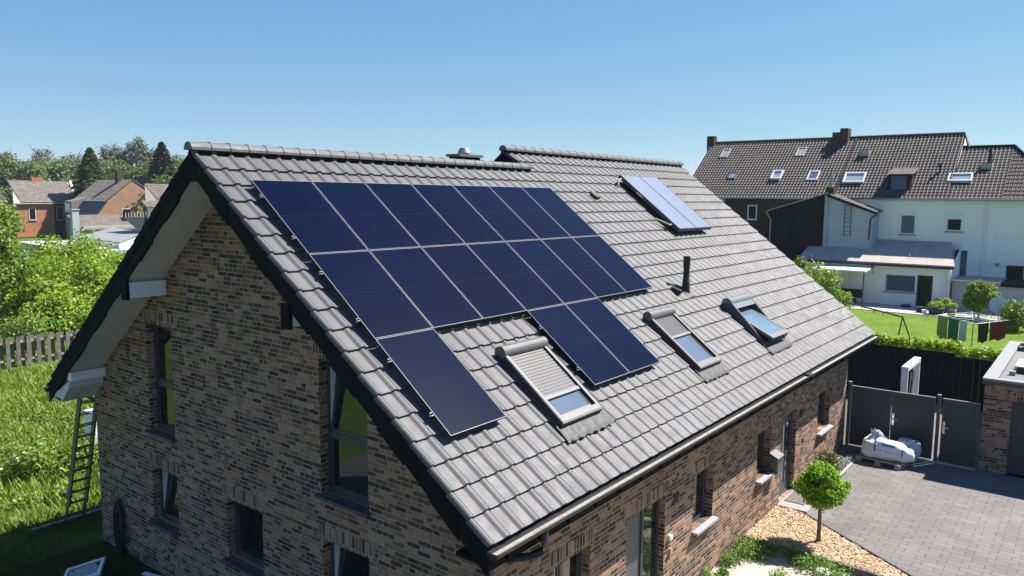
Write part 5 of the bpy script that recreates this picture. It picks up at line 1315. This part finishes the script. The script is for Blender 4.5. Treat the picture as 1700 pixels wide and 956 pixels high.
def at(az, d_): return (C0x+d_*math.cos(R(az)), C0y+d_*math.sin(R(az)), 0)
conifer('green_conifer', 'green pointed conifer standing before the wood, above the far roofs', at(66.15, 158), 7.2, 15.8, 6500, .55, GG, 71)
conifer('dark_spruce', 'tall dark blue grey spruce right of the grey trees', at(61.9, 160), 7.6, 17.4, 7500, .55, GC, 72)
for k, (az, d_, R_, H, lab) in enumerate([(69.3, 158, 3.4, 10.0, 'bright green round tree behind the dark roofed far house'), (68.0, 160, 3.4, 9.0, 'yellow green bush behind the ridge of the orange house'), (67.2, 160, 2.8, 8.8, 'small light green tree behind the ridge by the green conifer'), (61.6, 140, 5.0, 9.5, 'dark spreading tree right of the tan gable')]):
    tree('garden_tree', lab, 'tree', at(az, d_+(32 if k < 3 else 0)), R_*1.15, H*1.05, .8, 3000, .5, [GD, GB, GL, GD][k], 81+k, 14, .2)
# ------------------------------------------------------------------ terrace of houses at the right
FX = 57.5
RX, RZ1, RZ2, EZ = 63.7, 12.70, 11.55, 7.62
def rpt(y, z, n=0.0, z1=RZ1):     # point on the front slope of the terrace at height z
    k = (z-EZ)/(z1-EZ); x = FX-.25+(RX-(FX-.25))*k
    u = Vector((-(z1-EZ), 0, RX-FX+.25)).normalized(); return Vector((x, y, z))+u*n
us_ = Vector((FX-.25-RX, 0, EZ-RZ1)); sl = us_.length
# brick house
h1 = thing('dark_brick_house', 'left house of the right hand terrace, dark brick under a tiled roof', 'house', (60, 12, 0))
mb = MB(); mb.prism([(FX, 6.1, 0), (FX, 6.1, EZ-.1), (RX, 6.1, RZ1-.15), (70, 6.1, EZ-.1), (70, 6.1, 0)], (0, 12.4, 0)); mb.build('walls', M['dbrick'], h1)
tile_obj('roof', M['pant_d'], h1, (RX, 19.05, RZ1), (0, -1, 0), us_, 12.9, sl, .36, .265, amp=1.25, thick=.045)
mb = MB(); mb.prism([(RX, 19.08, RZ1+.05), (FX-.3, 19.08, EZ), (FX-.3, 19.08, EZ-.25), (RX, 19.08, RZ1-.25)], (0, .06, 0)); mb.build('verge', M['white'], h1)
mb = MB(); mb.tube([(RX, 19.0, RZ1+.04), (RX, 6.1, RZ1+.04)], .12, 8); mb.build('ridge_tiles', M['pant_d'], h1)
mb = MB(); mb.tube([(FX-.32, 18.7, EZ-.06), (FX-.32, 6.2, EZ-.06)], .07, 8); mb.build('gutter', M['zinc'], h1)
mb = MB(); mb.box(63.3, 64.0, 18.7, 19.4, 11.6, 13.35); mb.build('chimney', M['dbrick'], h1)
mb = MB(); mb.box(57.0, 57.5, 14.9, 15.45, 4, 7.5); mb.build('wall_flue', M['render_g'], h1)
def win_x(parent, y0, y1, z0, z1, x, glass='dglass', fw=.09, m='white', blind=None, lab=None, sillm='stone'):
    mb = MB(); frame_rect(mb, 'x', x, y0, y1, z0, z1, fw, -.05, .10); f = mb.build('window', M[m], parent)
    if lab: f['label'] = lab
    mb = MB(); mb.box(x-.012, x+.05, y0+fw, y1-fw, z0+fw, z1-fw); mb.build('pane', M[glass], f)
    mb = MB(); mb.box(x-.12, x, y0-.08, y1+.08, z0-.08, z0-.004); mb.build('sill', M[sillm], f)
    if blind: mb = MB(); mb.box(x-.045, x+.018, y0+fw, y1-fw, z1-blind, z1-fw); mb.build('blind', M['white'], f)
    return f
win_x(h1, 12.15, 12.95, 5.75, 6.98, FX)
def slope_window(parent, y, z, w_, h_, glass, fm, lab=None, raise_=.10, open_=0):
    O = rpt(y, z); d_ = us_.normalized(); n = Vector((us_.z, 0, -us_.x)).normalized()
    if n.z < 0: n = -n
    def B(mb, ya, yb, sa, sb, na, nb):
        a = [O+Vector((0, -yy, 0))+d_*s+n*q for yy in (ya, yb) for s in (sa, sb) for q in (na, nb)]
        mb.add(a, [(0, 1, 3, 2), (4, 6, 7, 5), (0, 4, 5, 1), (2, 3, 7, 6), (0, 2, 6, 4), (1, 5, 7, 3)])
    f = .10; mb = MB(); B(mb, -w_/2, -w_/2+f, -h_/2, h_/2, -.02, raise_); B(mb, w_/2-f, w_/2, -h_/2, h_/2, -.02, raise_); B(mb, -w_/2+f, w_/2-f, -h_/2, -h_/2+f, -.02, raise_); B(mb, -w_/2+f, w_/2-f, h_/2-f, h_/2, -.02, raise_)
    o = mb.build('roof_window', fm, parent)
    if lab: o['label'] = lab
    mb = MB(); B(mb, -w_/2+f, w_/2-f, -h_/2+f, h_/2-f, .0, raise_*.55); mb.build('pane', glass, o)
beige = plain('beige_blind', (.40, .36, .31), .7)
wm = M['white']; grm = M['rwframe']
slope_window(h1, 17.1, 11.6, .78, 1.25, beige, M['concrete']); slope_window(h1, 10.25, 11.55, .78, 1.25, beige, M['concrete'])
slope_window(h1, 15.25, 9.50, .78, .98, M['lglass'], grm); slope_window(h1, 11.30, 9.45, .85, 1.15, M['lglass'], wm, 'white roof window standing slightly open', .22); slope_window(h1, 8.30, 9.42, .88, 1.2, M['rglass'], wm)
# middle white house
h2 = thing('white_house', 'white rendered middle house of the terrace with dormer and large windows', 'house', (60, 2, 0))
mb = MB(); mb.prism([(FX, -1.9, 0), (FX, -1.9, EZ-.1), (RX, -1.9, RZ1-.15), (70, -1.9, EZ-.1), (70, -1.9, 0)], (0, 7.98, 0)); mb.build('walls', M['render_w'], h2)
tile_obj('roof', M['pant_l2'] if 'pant_l2' in M else M['pant_d'], h2, (RX, 6.1, RZ1), (0, -1, 0), us_, 7.95, sl, .36, .265, amp=1.25, thick=.045)
mb = MB(); mb.tube([(RX, 6.1, RZ1+.04), (RX, -1.85, RZ1+.04), (RX-1.0, -2.35, RZ2+.02)], .13, 8); mb.build('ridge_tiles', M['pant_d'], h2)
mb = MB(); mb.prism([(RX, -1.85, RZ1), (RX, -1.85, 7.5), (FX, -1.85, 7.5), (FX-.2, -1.85, EZ)], (0, -.04, 0)); mb.build('verge', M['black_clad'], h2)
mb = MB(); mb.tube([(FX-.32, 2.8, EZ-.06), (FX-.32, -1.9, EZ-.06)], .07, 8); mb.build('gutter', M['zinc'], h2)
mb = MB(); mb.box(63.2, 64.0, 7.35, 8.0, 11.3, 13.2); mb.box(63.1, 64.1, 6.7, 7.35, 10.9, 13.5); mb.build('chimney', M['dbrick'], h2)
slope_window(h2, 5.0, 9.15, 1.55, 1.25, M['lglass'], wm, 'wide white roof window of the middle house', .20)
O = rpt(5.1, 11.25); mb = MB(); mb.box(O.x-.3, O.x+.1, 4.6, 5.3, O.z-.2, O.z+.25); mb.build('roof_hatch', M['concrete'], h2)
mb = MB(); O = rpt(1.3, 8.0, 0)
mb.box(58.05, 60.2, .75, 2.30, 7.95, 9.45); dmr = mb.build('dormer', M['black_clad'], h2)
tile_obj('dormer_roof', M['pant_l'], dmr, (60.9, 2.48, 10.15), (0, -1, 0), (-3.0, 0, -.72), 1.95, 3.08, .30, .2)
mb = MB(); mb.box(57.99, 58.04, 1.0, 2.05, 8.28, 9.3); mb.build('window', M['nglass'], dmr)
mb = MB(); mb.tube([(58.5, .70, 7.9), (58.5, .70, 9.6)], .05, 6); mb.build('corner_pipe', M['zinc'], dmr)
mb = MB(); mb.tube([rpt(-.9, 9.6), rpt(-.9, 9.6)+Vector((0, 0, .7))], .09, 8); mb.build('vent_pipe', M['black'], h2)
win_x(h2, .08, 1.15, 4.95, 6.62, FX, 'bglass', blind=.28); win_x(h2, -3.0+1.1, -1.72+1.1, 5.3, 6.65, FX, 'dglass', blind=.6) if False else None
# right white house
h3 = thing('white_end_house', 'lower white end house of the terrace at the right edge', 'house', (60, -6, 0))
mb = MB(); mb.box(FX, 68.3, -9.3, -1.9, 0, EZ-.1); mb.prism([(FX+.1, -1.9, EZ-.1), (RX-.95, -1.9, RZ2-.25), (68.2, -1.9, EZ-.1)], (0, -3.2, 0)); mb.build('walls', M['render_w'], h3)
us3 = Vector((FX-.25-(RX-.95), 0, EZ-RZ2)); 
tile_obj('roof', M['pant_d'], h3, (RX-.95, -1.88, RZ2), (0, -1, 0), us3, 3.4, us3.length, .36, .265, amp=1.25, thick=.045)
# hipped end: rows get longer toward the eave
mb = MB(); nr = 14
for r in range(nr):
    ta, tb_ = r/nr, (r+1)/nr
    y0 = -1.88-3.4; ya, yb_ = y0-4.1*ta, y0-4.1*tb_
    A = Vector((RX-.95, 0, RZ2))+us3*ta; Bp = Vector((RX-.95, 0, RZ2))+us3*tb_; nn = Vector((us3.z, 0, -us3.x)).normalized(); nn = nn if nn.z > 0 else -nn
    y = y0
    while y > yb_:
        y2_ = y-.265
        for (a, b4) in zip(LP[:-1], LP[1:]):
            p, q = y-a[0]*.883, y-b4[0]*.883
            if q < yb_: continue
            mb.add([A+Vector((0, p, 0))+nn*a[1]*1.25, Bp+Vector((0, p, 0))+nn*(a[1]*1.25+.045), Bp+Vector((0, q, 0))+nn*(b4[1]*1.25+.045), A+Vector((0, q, 0))+nn*b4[1]*1.25], [(0, 1, 2, 3)], True)
            mb.add([Bp+Vector((0, p, 0))+nn*(a[1]*1.25+.045), Bp+Vector((0, p, 0))+nn*(a[1]*1.25-.02), Bp+Vector((0, q, 0))+nn*(b4[1]*1.25-.02), Bp+Vector((0, q, 0))+nn*(b4[1]*1.25+.045)], [(0, 1, 2, 3)])
        y = y2_
mb.build('hip_roof', M['pant_d'], h3)
P0 = Vector((RX-.95, -5.28, RZ2)); P1 = Vector((FX-.25, -9.4, EZ))
mb = MB(); mb.tube([(RX-.95, -1.9, RZ2+.05), P0+Vector((0, 0, .05)), P1+Vector((0, 0, .05))], .13, 8); mb.build('ridge_tiles', M['black_clad'], h3)
mb = MB(); mb.add([P0, P1, (68.6, -9.4, EZ)], [(0, 1, 2)]); mb.add([P0, (68.6, -9.4, EZ), (68.6, -1.9, EZ), (RX-.95, -1.9, RZ2)], [(0, 1, 2, 3)]); mb.build('rear_slopes', M['pant_d'], h3)
mb = MB(); mb.tube([(FX-.32, -1.9, EZ-.06), (FX-.32, -9.4, EZ-.06)], .07, 8); mb.build('gutter', M['zinc'], h3)
mb = MB(); mb.tube([(FX-.10, -4.35, EZ-.1), (FX-.10, -4.45, 0)], .06, 8); mb.build('downpipe', M['render_w'], h3)
def hpt(y, z): k = (z-EZ)/(RZ2-EZ); return Vector((FX-.25+(RX-.95-FX+.25)*k, y, z))
_r = rpt
def rpt(y, z, n=0.0): return hpt(y, z)
_u = us_; us_ = us3
slope_window(h3, -2.35, 9.1, 1.55, 1.0, M['lglass'], wm, 'wide white roof window of the end house', .20)
O = hpt(-3.95, 10.3); mb = MB(); mb.tube([O, O+Vector((0, 0, 1.0))], .12, 8); mb.build('vent_pipe', M['black'], h3)
mb = MB(); mb.box(O.x-.7, O.x-.1, -4.2, -3.5, O.z-.65, O.z-.05); mb.build('pipe_flashing', M['concrete'], h3)
rpt, us_ = _r, _u
win_x(h3, -2.95, -1.93, 5.28, 6.66, FX, 'dglass', blind=.52); win_x(h3, -6.88, -5.85, 1.3, 3.0, FX, 'dglass', m='dark_slate')
win_x(h3, -3.5, -2.55, 1.9, 4.0, FX, 'bglass')
mb = MB(); mb.tube([(FX-.05, -5.3, 3.0), (FX-.25, -5.3, 3.0)], .13, 10); mb.build('wall_lamp', M['stone'], h3)
# shared rear annexe: black half and grey half under one asymmetrical gable
AX = 55.5
an = thing('black_clad_annexe', 'black clad half of the gabled annexe behind the dark brick house', 'annexe', (56, 8, 0))
mb = MB(); mb.prism([(AX, 10.45, 0), (AX, 5.98, 0), (AX, 5.98, 7.9), (AX, 10.45, 6.5)], (FX-AX, 0, 0)); mb.build('walls', M['black_clad'], an)
mb = MB(); mb.prism([(AX-.12, 10.6, 6.5), (AX-.12, 5.98, 7.95), (AX-.12, 5.98, 8.04), (AX-.12, 10.6, 6.6)], (FX-AX+1.5, 0, 0)); mb.build('roof', M['felt'], an)
mb = MB(); mb.tube([(AX-.1, 10.62, 6.45), (AX-.1, 10.40, 6.1), (AX-.1, 10.25, 5.9), (AX-.1, 10.25, 0)], .06, 8); mb.build('downpipe', M['zinc'], an)
an = thing('grey_annexe', 'pale grey rendered half of the annexe with a thin wall ladder', 'annexe', (56, 4, 0))
mb = MB(); mb.prism([(AX+.02, 5.96, 0), (AX+.02, 2.62, 0), (AX+.02, 2.62, 6.55), (AX+.02, 5.96, 7.75)], (FX-AX, 0, 0)); mb.build('walls', M['render_g'], an)
tile_obj('roof', M['pant_d'], an, (AX-.15, 5.98, 7.95), (1, 0, 0), (0, -3.6, -1.35), FX-AX+2.2, 3.85, .34, .26, amp=1.25, thick=.045)
mb = MB(); mb.prism([(AX-.14, 5.98, 7.88), (AX-.14, 2.38, 6.53), (AX-.14, 2.38, 6.40), (AX-.14, 5.98, 7.72)], (.06, 0, 0)); mb.build('verge', M['black_clad'], an)
mb = MB(); mb.box(AX-.10, AX+.02, 5.86, 6.12, 2.5, 7.85); mb.build('corner_strip', M['concrete'], an)
mb = MB(); mb.tube([(AX-.1, 2.30, 6.45), (AX-.1, 2.75, 6.1), (AX-.1, 2.78, 5.9), (AX-.1, 2.82, 4.5)], .055, 8); mb.build('downpipe', M['gutter'], an)
mb = MB(); mb.box(55.7, 56.3, 5.6, 6.2, 7.6, 8.4); cm = mb.build('chimney', M['dbrick'], an)
mb = MB(); mb.tube([(56, 5.9, 8.4), (56, 5.9, 9.5)], .16, 8); mb.build('chimney_pot', M['concrete'], cm)
wl = thing('wall_ladder', 'thin dark ladder fixed on the pale grey annexe wall', 'ladder', (AX-.06, 4.4, 4.8))
for y in (4.15, 4.62):
    mb = MB(); mb.tube([(AX-.06, y, 4.75), (AX-.06, y+.02, 7.15)], .020, 6); mb.build('side_rail', M['black'], wl)
for k in range(8):
    mb = MB(); mb.tube([(AX-.06, 4.15, 4.8+k*.32), (AX-.06, 4.64, 4.8+k*.32)], .016, 6); mb.build('rung', M['black'], wl)
# ground floor extension
ex = thing('garden_extension', 'low white garden extension with a grey felt roof and open dark door', 'extension', (55, 1, 0))
eh = [(-.86, 1.08, 1.0, 2.2), (-1.95, -.95, .06, 2.27), (3.9, 5.3, 2.25, 2.62)]
mb = MB(); wall(mb, 'x', 53.5, -3.0, 7.2, 0, lambda a: 2.95, eh, .18); mb.quad((53.5, -3.0, 0), (57.5, -3.0, 0), (57.5, -3.0, 4.2), (53.5, -3.0, 2.95)); mb.quad((53.5, 7.2, 0), (57.5, 7.2, 0), (57.5, 7.2, 4.2), (53.5, 7.2, 2.95)); mb.build('walls', M['render_w'], ex)
mb = MB(); mb.prism([(53.15, -3.25, 2.98), (57.3, -2.35, 4.42), (57.3, 7.2, 4.42), (53.15, 7.2, 2.98)], (0, 0, .07)); rfe = mb.build('roof', M['felt'], ex)
mb = MB()
for y in (-1.6, .1, 1.75, 3.4, 5.1): mb.prism([(53.16, y, 3.052), (57.25, y, 4.492), (57.25, y+.07, 4.492), (53.16, y+.07, 3.052)], (0, 0, .014))
mb.build('felt_seams', M['concrete'], rfe)
mb = MB(); mb.tube([(53.08, -3.25, 2.93), (53.08, 7.3, 2.93)], .075, 8); mb.box(53.16, 53.22, -3.2, 7.2, 2.80, 2.97); mb.build('gutter', M['gutter'], ex)
mb = MB(); frame_rect(mb, 'x', 53.5, -.86, 1.08, 1.0, 2.2, .07, .12, .18); f = mb.build('window', M['lglass'], ex); mb = MB(); mb.box(53.63, 53.66, -.79, 1.01, 1.07, 2.13); mb.build('pane', M['nglass'], f)
mb = MB(); mb.box(53.38, 53.5, -.94, 1.16, .90, .995); mb.build('sill', M['sill'], f)
mb = MB(); frame_rect(mb, 'x', 53.5, -1.95, -.95, .06, 2.27, .08, .12, .18); d = mb.build('door', M['anth'], ex); mb = MB(); mb.box(53.62, 53.66, -1.87, -1.30, .14, 2.19); mb.build('door_leaf', M['dglass'], d); mb = MB(); mb.box(53.9, 53.95, -1.9, -1.0, .05, 2.2); mb.build('doorway_dark_sheet', M['black'], d)  # black sheet behind the leaf stands in for the unlit room
mb = MB(); mb.box(53.62, 53.66, 3.9, 5.3, 2.25, 2.62); mb.build('window', M['dglass'], ex)
mb = MB(); mb.tube([(53.42, -2.75, 2.9), (53.42, -2.72, 0)], .055, 8); mb.build('downpipe', M['white'], ex)
mb = MB(); mb.tube([(53.4, 1.95, 2.72), (53.2, 1.95, 2.72)], .11, 10); mb.tube([(53.35, 1.93, 2.6), (53.35, 1.90, 2.2)], .02, 6); mb.build('outdoor_lamp', M['anth'], ex)
cn = thing('patio_canopy', 'white flat canopy over a dark bench at the extension wall', 'canopy', (52.3, 3.4, 0))
mb = MB(); mb.prism([(51.2, 1.95, 2.42), (51.2, 5.6, 2.42), (53.48, 5.6, 2.55), (53.48, 1.95, 2.55)], (0, 0, .10)); mb.build('roof', M['white'], cn)
for y in (2.0, 5.45):
    mb = MB(); mb.box(51.25, 51.33, y, y+.08, .04, 2.42); mb.build('post', M['anth'], cn)
bn = thing('garden_bench', 'dark bench with a pale seat edge under the white canopy', 'bench', (52.4, 3.6, 0))
mb = MB(); mb.box(52.1, 52.6, 2.6, 5.0, .42, .48); mb.build('seat', M['stone'], bn); mb = MB(); mb.box(52.6, 52.7, 2.4, 5.2, .45, 1.05); mb.build('backrest', M['black'], bn)
for y in (2.75, 4.8):
    mb = MB(); mb.box(52.15, 52.6, y, y+.08, .04, .42); mb.build('leg', M['black'], bn)
# side wall of the yard: corrugated panels under a worn fascia
sw = thing('panel_wall', 'pale corrugated panel wall with a worn brown fascia at the terrace', 'wall', (53.6, -6, 0))
mb = MB(); y = -3.15
while y > -13: mb.box(53.55+.03*(int(-y*5) % 2), 53.62, y-.19, y, 0.0, 1.82); y -= .2
mb.build('panels', M['render_g'], sw)
mb = MB(); mb.box(53.3, 57.4, -5.95, -3.1, 1.84, 2.10); mb.build('fascia', M['felt'], sw); mb = MB(); mb.box(53.32, 57.4, -13, -5.97, 1.86, 2.08); mb.build('dark_fascia', M['black_clad'], sw)
mb = MB(); mb.tube([(53.2, -3.12, 0), (53.2, -3.12, 1.95), (53.2, -3.35, 1.97)], .04, 8); mb.build('pole', M['gutter'], sw)
# garden plants and things
shrub('garden_bush', 'big bright green bush rising over the verge of the tiled roof', (49.2, 4.6, 0), 1.65, 2.9, 4200, .17, GL, 91, cat='bush', stretch=(1, 1, 1))
shrub('garden_bush', 'slim taller bush just left of the big bright bush', (51.5, 6.5, 0), .8, 3.7, 1500, .15, GB, 92, cat='bush')
shrub('garden_bush', 'low bush by the roof verge below the big bright bush', (48.5, 2.6, 0), .65, 1.3, 900, .14, GL, 93, cat='bush')
tree('garden_tree', 'small round leafy tree before the corrugated panels', 'tree', (50.0, -5.2, 0), 1.12, 2.0, .45, 4200, .15, GB, 94, 14, .05)
shrub('garden_bush', 'pale flecked bush at the right behind the satellite dish', (46.2, -7.5, 0), .95, 1.75, 3000, .13, GB, 95, cat='bush', flowers=(10, M['flower_w']))
sdh = thing('satellite_dish', 'round grey satellite dish on a mast in the flower bed', 'satellite dish', (47.0, -6.55, 0))
mb = MB(); n_ = 24; c0 = Vector((46.8, -6.55, 1.30)); ax_ = Vector((-.80, -.25, .35)).normalized(); uu_ = ax_.cross(Vector((0, 0, 1))).normalized(); vv_ = uu_.cross(ax_); rr_ = [(.001, 0), (.2, .01), (.4, .05), (.55, .10)]
vs = [c0+(uu_*math.cos(q*2*math.pi/n_)+vv_*math.sin(q*2*math.pi/n_))*r_+ax_*z_ for r_, z_ in rr_ for q in range(n_)]
mb.add(vs, [(i*n_+q, i*n_+(q+1) % n_, (i+1)*n_+(q+1) % n_, (i+1)*n_+q) for i in range(3) for q in range(n_)], True)
mb.build('dish', plain('dish_grey', (.58, .57, .56), .5), sdh)
mb = MB(); mb.tube([(47.0, -6.55, 0), (47.0, -6.55, 1.2), c0], .03, 8); mb.build('mast', M['zinc'], sdh)
mb = MB(); mb.tube([c0-vv_*.5, c0+ax_*.6-vv_*.15], .015, 6); mb.tube([c0+ax_*.6-vv_*.2, c0+ax_*.6-vv_*.05], .05, 8); mb.build('receiver_arm', M['zinc'], sdh)
# rotary clothes airer
ca = thing('clothes_airer', 'rotary clothes airer with pale lines standing on the lawn', 'clothes airer', (39, -6.2, 0))
mb = MB(); mb.tube([(39, -6.2, 0), (39, -6.2, 1.75)], .03, 8); mb.build('pole', M['pallet'], ca)
tips = [Vector((39-.35, -6.2+1.6, 1.55)), Vector((39+1.6, -6.2+.3, 1.62)), Vector((39+.3, -6.2-1.55, 1.50)), Vector((39-1.55, -6.2-.35, 1.42))]
for tp in tips:
    mb = MB(); mb.tube([(39, -6.2, 1.18), tp], .014, 6); mb.build('arm', M['alu'], ca)
mb = MB()
for q in (.35, .5, .65, .8, .95):
    for a, b4 in zip(tips, tips[1:]+tips[:1]):
        c_ = Vector((39, -6.2, 1.18)); mb.tube([c_.lerp(a, q), c_.lerp(b4, q)], .006, 4, False)
mb.build('lines', M['white'], ca)
def cloth(name, lab, p0, p1, drop, m, wav=.045):
    p0, p1 = Vector(p0), Vector(p1); mb = MB(); n1, n2 = 12, 8; vs = []
    d_ = (p1-p0).normalized(); nn = d_.cross(Vector((0, 0, 1)))
    for s in (0, .012):
        for j in range(n2+1):
            for i in range(n1+1):
                p = p0.lerp(p1, i/n1)+Vector((0, 0, -drop*j/n2*(1+.05*math.sin(i*.8+drop*9)) - .03*math.sin(math.pi*i/n1)))+d_*(.04*(.5-i/n1)*j/n2)+nn*(wav*math.sin(i*1.7+j*.3)*j/n2+s); vs.append(p)
    k1 = (n1+1)*(n2+1); fs = []
    for j in range(n2):
        for i in range(n1):
            a = j*(n1+1)+i; fs.append((a, a+1, a+n1+2, a+n1+1)); fs.append((k1+a, k1+a+n1+1, k1+a+n1+2, k1+a+1))
    mb.add(vs, fs, True); o = mb.build(name, m, loc=p0); tag(o, lab, 'laundry', 'laundry hanging on the clothes airer')
c_ = Vector((39, -6.2, 1.18)); A_, B_, C_, D_ = tips
cloth('hanging_cloth', 'olive cloth at the left end of the clothes airer', D_.lerp(A_, .98), D_.lerp(A_, .72), 1.15, plain('olive_cloth', (.22, .24, .07), .9))
cloth('hanging_cloth', 'plain green cloth hanging on the airer beside the olive one', D_.lerp(A_, .70), D_.lerp(A_, .44), 1.2, plain('green_cloth', (.012, .12, .075), .9))
cloth('hanging_cloth', 'grey white cloth hanging on the airer next to the green one', D_.lerp(A_, .42), D_.lerp(A_, .24), 1.05, plain('white_cloth', (.42, .45, .52), .9))
cloth('hanging_cloth', 'black clothes hanging around the airer pole', D_.lerp(C_, .02), D_.lerp(C_, .34), .95, plain('black_cloth', (.012, .012, .014), .9), .05)
cloth('hanging_cloth', 'dark red cloth at the right of the clothes airer', D_.lerp(C_, .38), D_.lerp(C_, .90), .92, plain('red_cloth', (.13, .006, .012), .9), .02)
# swing frame
sw = thing('swing_frame', 'dark green swing frame with an A-shaped end on the lawn', 'swing', (39.5, -2, 0))
E0, E1 = Vector((38.4, -3.0, 1.28)), Vector((41.6, .9, 1.45))
mb = MB(); mb.tube([E0, E1], .045, 8); mb.build('top_bar', plain('swing_green', (.02, .045, .035), .5), sw)
for p, q in ((E0, (38.75, -2.75, 0)), (E0, (38.35, -3.5, 0)), (E1, (41.9, 1.2, 0)), (E1, (41.4, .5, 0))):
    mb = MB(); mb.tube([p, q], .035, 8); mb.build('leg', M['black'], sw)
for k in (.3, .45, .65, .8):
    mb = MB(); q = E0.lerp(E1, k); mb.tube([q, q-Vector((0, 0, .22))], .02, 6); mb.build('hanger', M['black'], sw)
# planters on the terrace
def planter(lab, x, y, r, h, m, pr, ph, lm_, n=500, seed=5):
    t = thing('planter', lab, 'planter', (x, y, .04))
    mb = MB(); mb.lathe((x, y, .04), [(.001, 0), (r*.8, 0), (r, h), (r*.88, h), (r*.86, h-.05), (.001, h-.05)], 18); mb.build('pot', m, t)
    V, F = crown(n, [(math.cos(k*1.3)*pr*.5, math.sin(k*1.3)*pr*.5, h+ph*.35, pr*.55) for k in range(5)], .10, .6, seed=seed); link('plant', npmesh('plant', V, F), lm_, t)
planter('wide dark trough of pale green plants by the extension', 50.4, -2.75, .52, .45, M['anth'], .55, .35, GL, 700, 5)
planter('round pot with light shrub behind the wide trough', 51.6, -3.05, .38, .5, M['dark_slate'], .42, .7, GL, 600, 6)
planter('small pot with yellow green plant left of the little tree', 50.4, -3.65, .28, .4, M['stone'], .36, .7, GH, 450, 7)
planter('slim dark plant in a pot against the extension wall', 53.0, -2.35, .16, .3, M['black'], .2, .9, GC, 260, 8)
for k, (x, y, s, m_, lab) in enumerate([(50.6, -1.75, .36, 'black', 'black crate beside the open extension door'), (50.3, -2.05, .22, 'render_w', 'small pale box near the wide trough')]):
    mb = MB(); mb.box(x-s/2, x+s/2, y-s/2, y+s/2, .04, .04+s); mb.box(x-s/2-.02, x+s/2+.02, y-s/2-.02, y+s/2+.02, .04+s*.9, .045+s); tag(mb.build('garden_box', M[m_], loc=(x, y, .04)), lab, 'box')
mb = MB(); mb.lathe((52.9, -.45, .04), [(.001, 0), (.3, 0), (.34, .16), (.30, .17), (.001, .12)], 16); tag(mb.build('low_bowl', M['anth'], loc=(52.9, -.4, .04)), 'low dark bowl under the net curtained window', 'bowl')
mb = MB()
for k in range(14): mb.prism([(49.0+.2*math.sin(k), -3.3-.38*k, 0), (49.4, -3.3-.38*k, 0), (49.4, -3.62-.38*k, 0), (49.0, -3.6-.38*k, 0)], (0, 0, .14))
tag(mb.build('bed_stones', M['stone'], loc=(49.2, -6, 0)), 'row of pale stones edging the flower bed under the little tree', 'edging')
weeds('flower_bed', [(49.6+.8*random.random(), -3.6-.3*k, .1, .9) for k in range(12)], 60, .3, .5, .10, GB, 'mixed low flowers in the bed under the little tree')
# ------------------------------------------------------------------ air: thin even haze round the whole scene
hm = bpy.data.materials.new('air'); hm.use_nodes = True; hn = hm.node_tree
for n_ in list(hn.nodes):
    if n_.type == 'BSDF_PRINCIPLED': hn.nodes.remove(n_)
pv_ = hn.nodes.new('ShaderNodeVolumePrincipled'); pv_.inputs['Color'].default_value = (.86, .92, 1, 1); pv_.inputs['Density'].default_value = .00014
hn.links.new(pv_.outputs[0], hn.nodes['Material Output'].inputs['Volume'])
mb = MB(); mb.box(-950, 1250, -950, 1250, -1.2, 26); tag(mb.build('haze', hm), 'thin pale summer haze in the air', 'haze', kind='stuff')

random.seed(5); bl = []
for a0, a1, n_ in ((38, 57, 90), (-16, 20, 120), (73, 100, 90)):
    for k in range(n_):
        az = R(a0+(a1-a0)*random.random()); d_ = 205+45*random.random(); bl.append((C0x+d_*math.cos(az), C0y+d_*math.sin(az), 2+8*random.random(), 4+2.5*random.random()))
V, F = crown(60000, bl, 1.1, .6, seed=99)
tag(link('far_wood', npmesh('far_wood', V, F), GW), 'far wood closing the horizon beyond the houses', 'wood', kind='stuff')
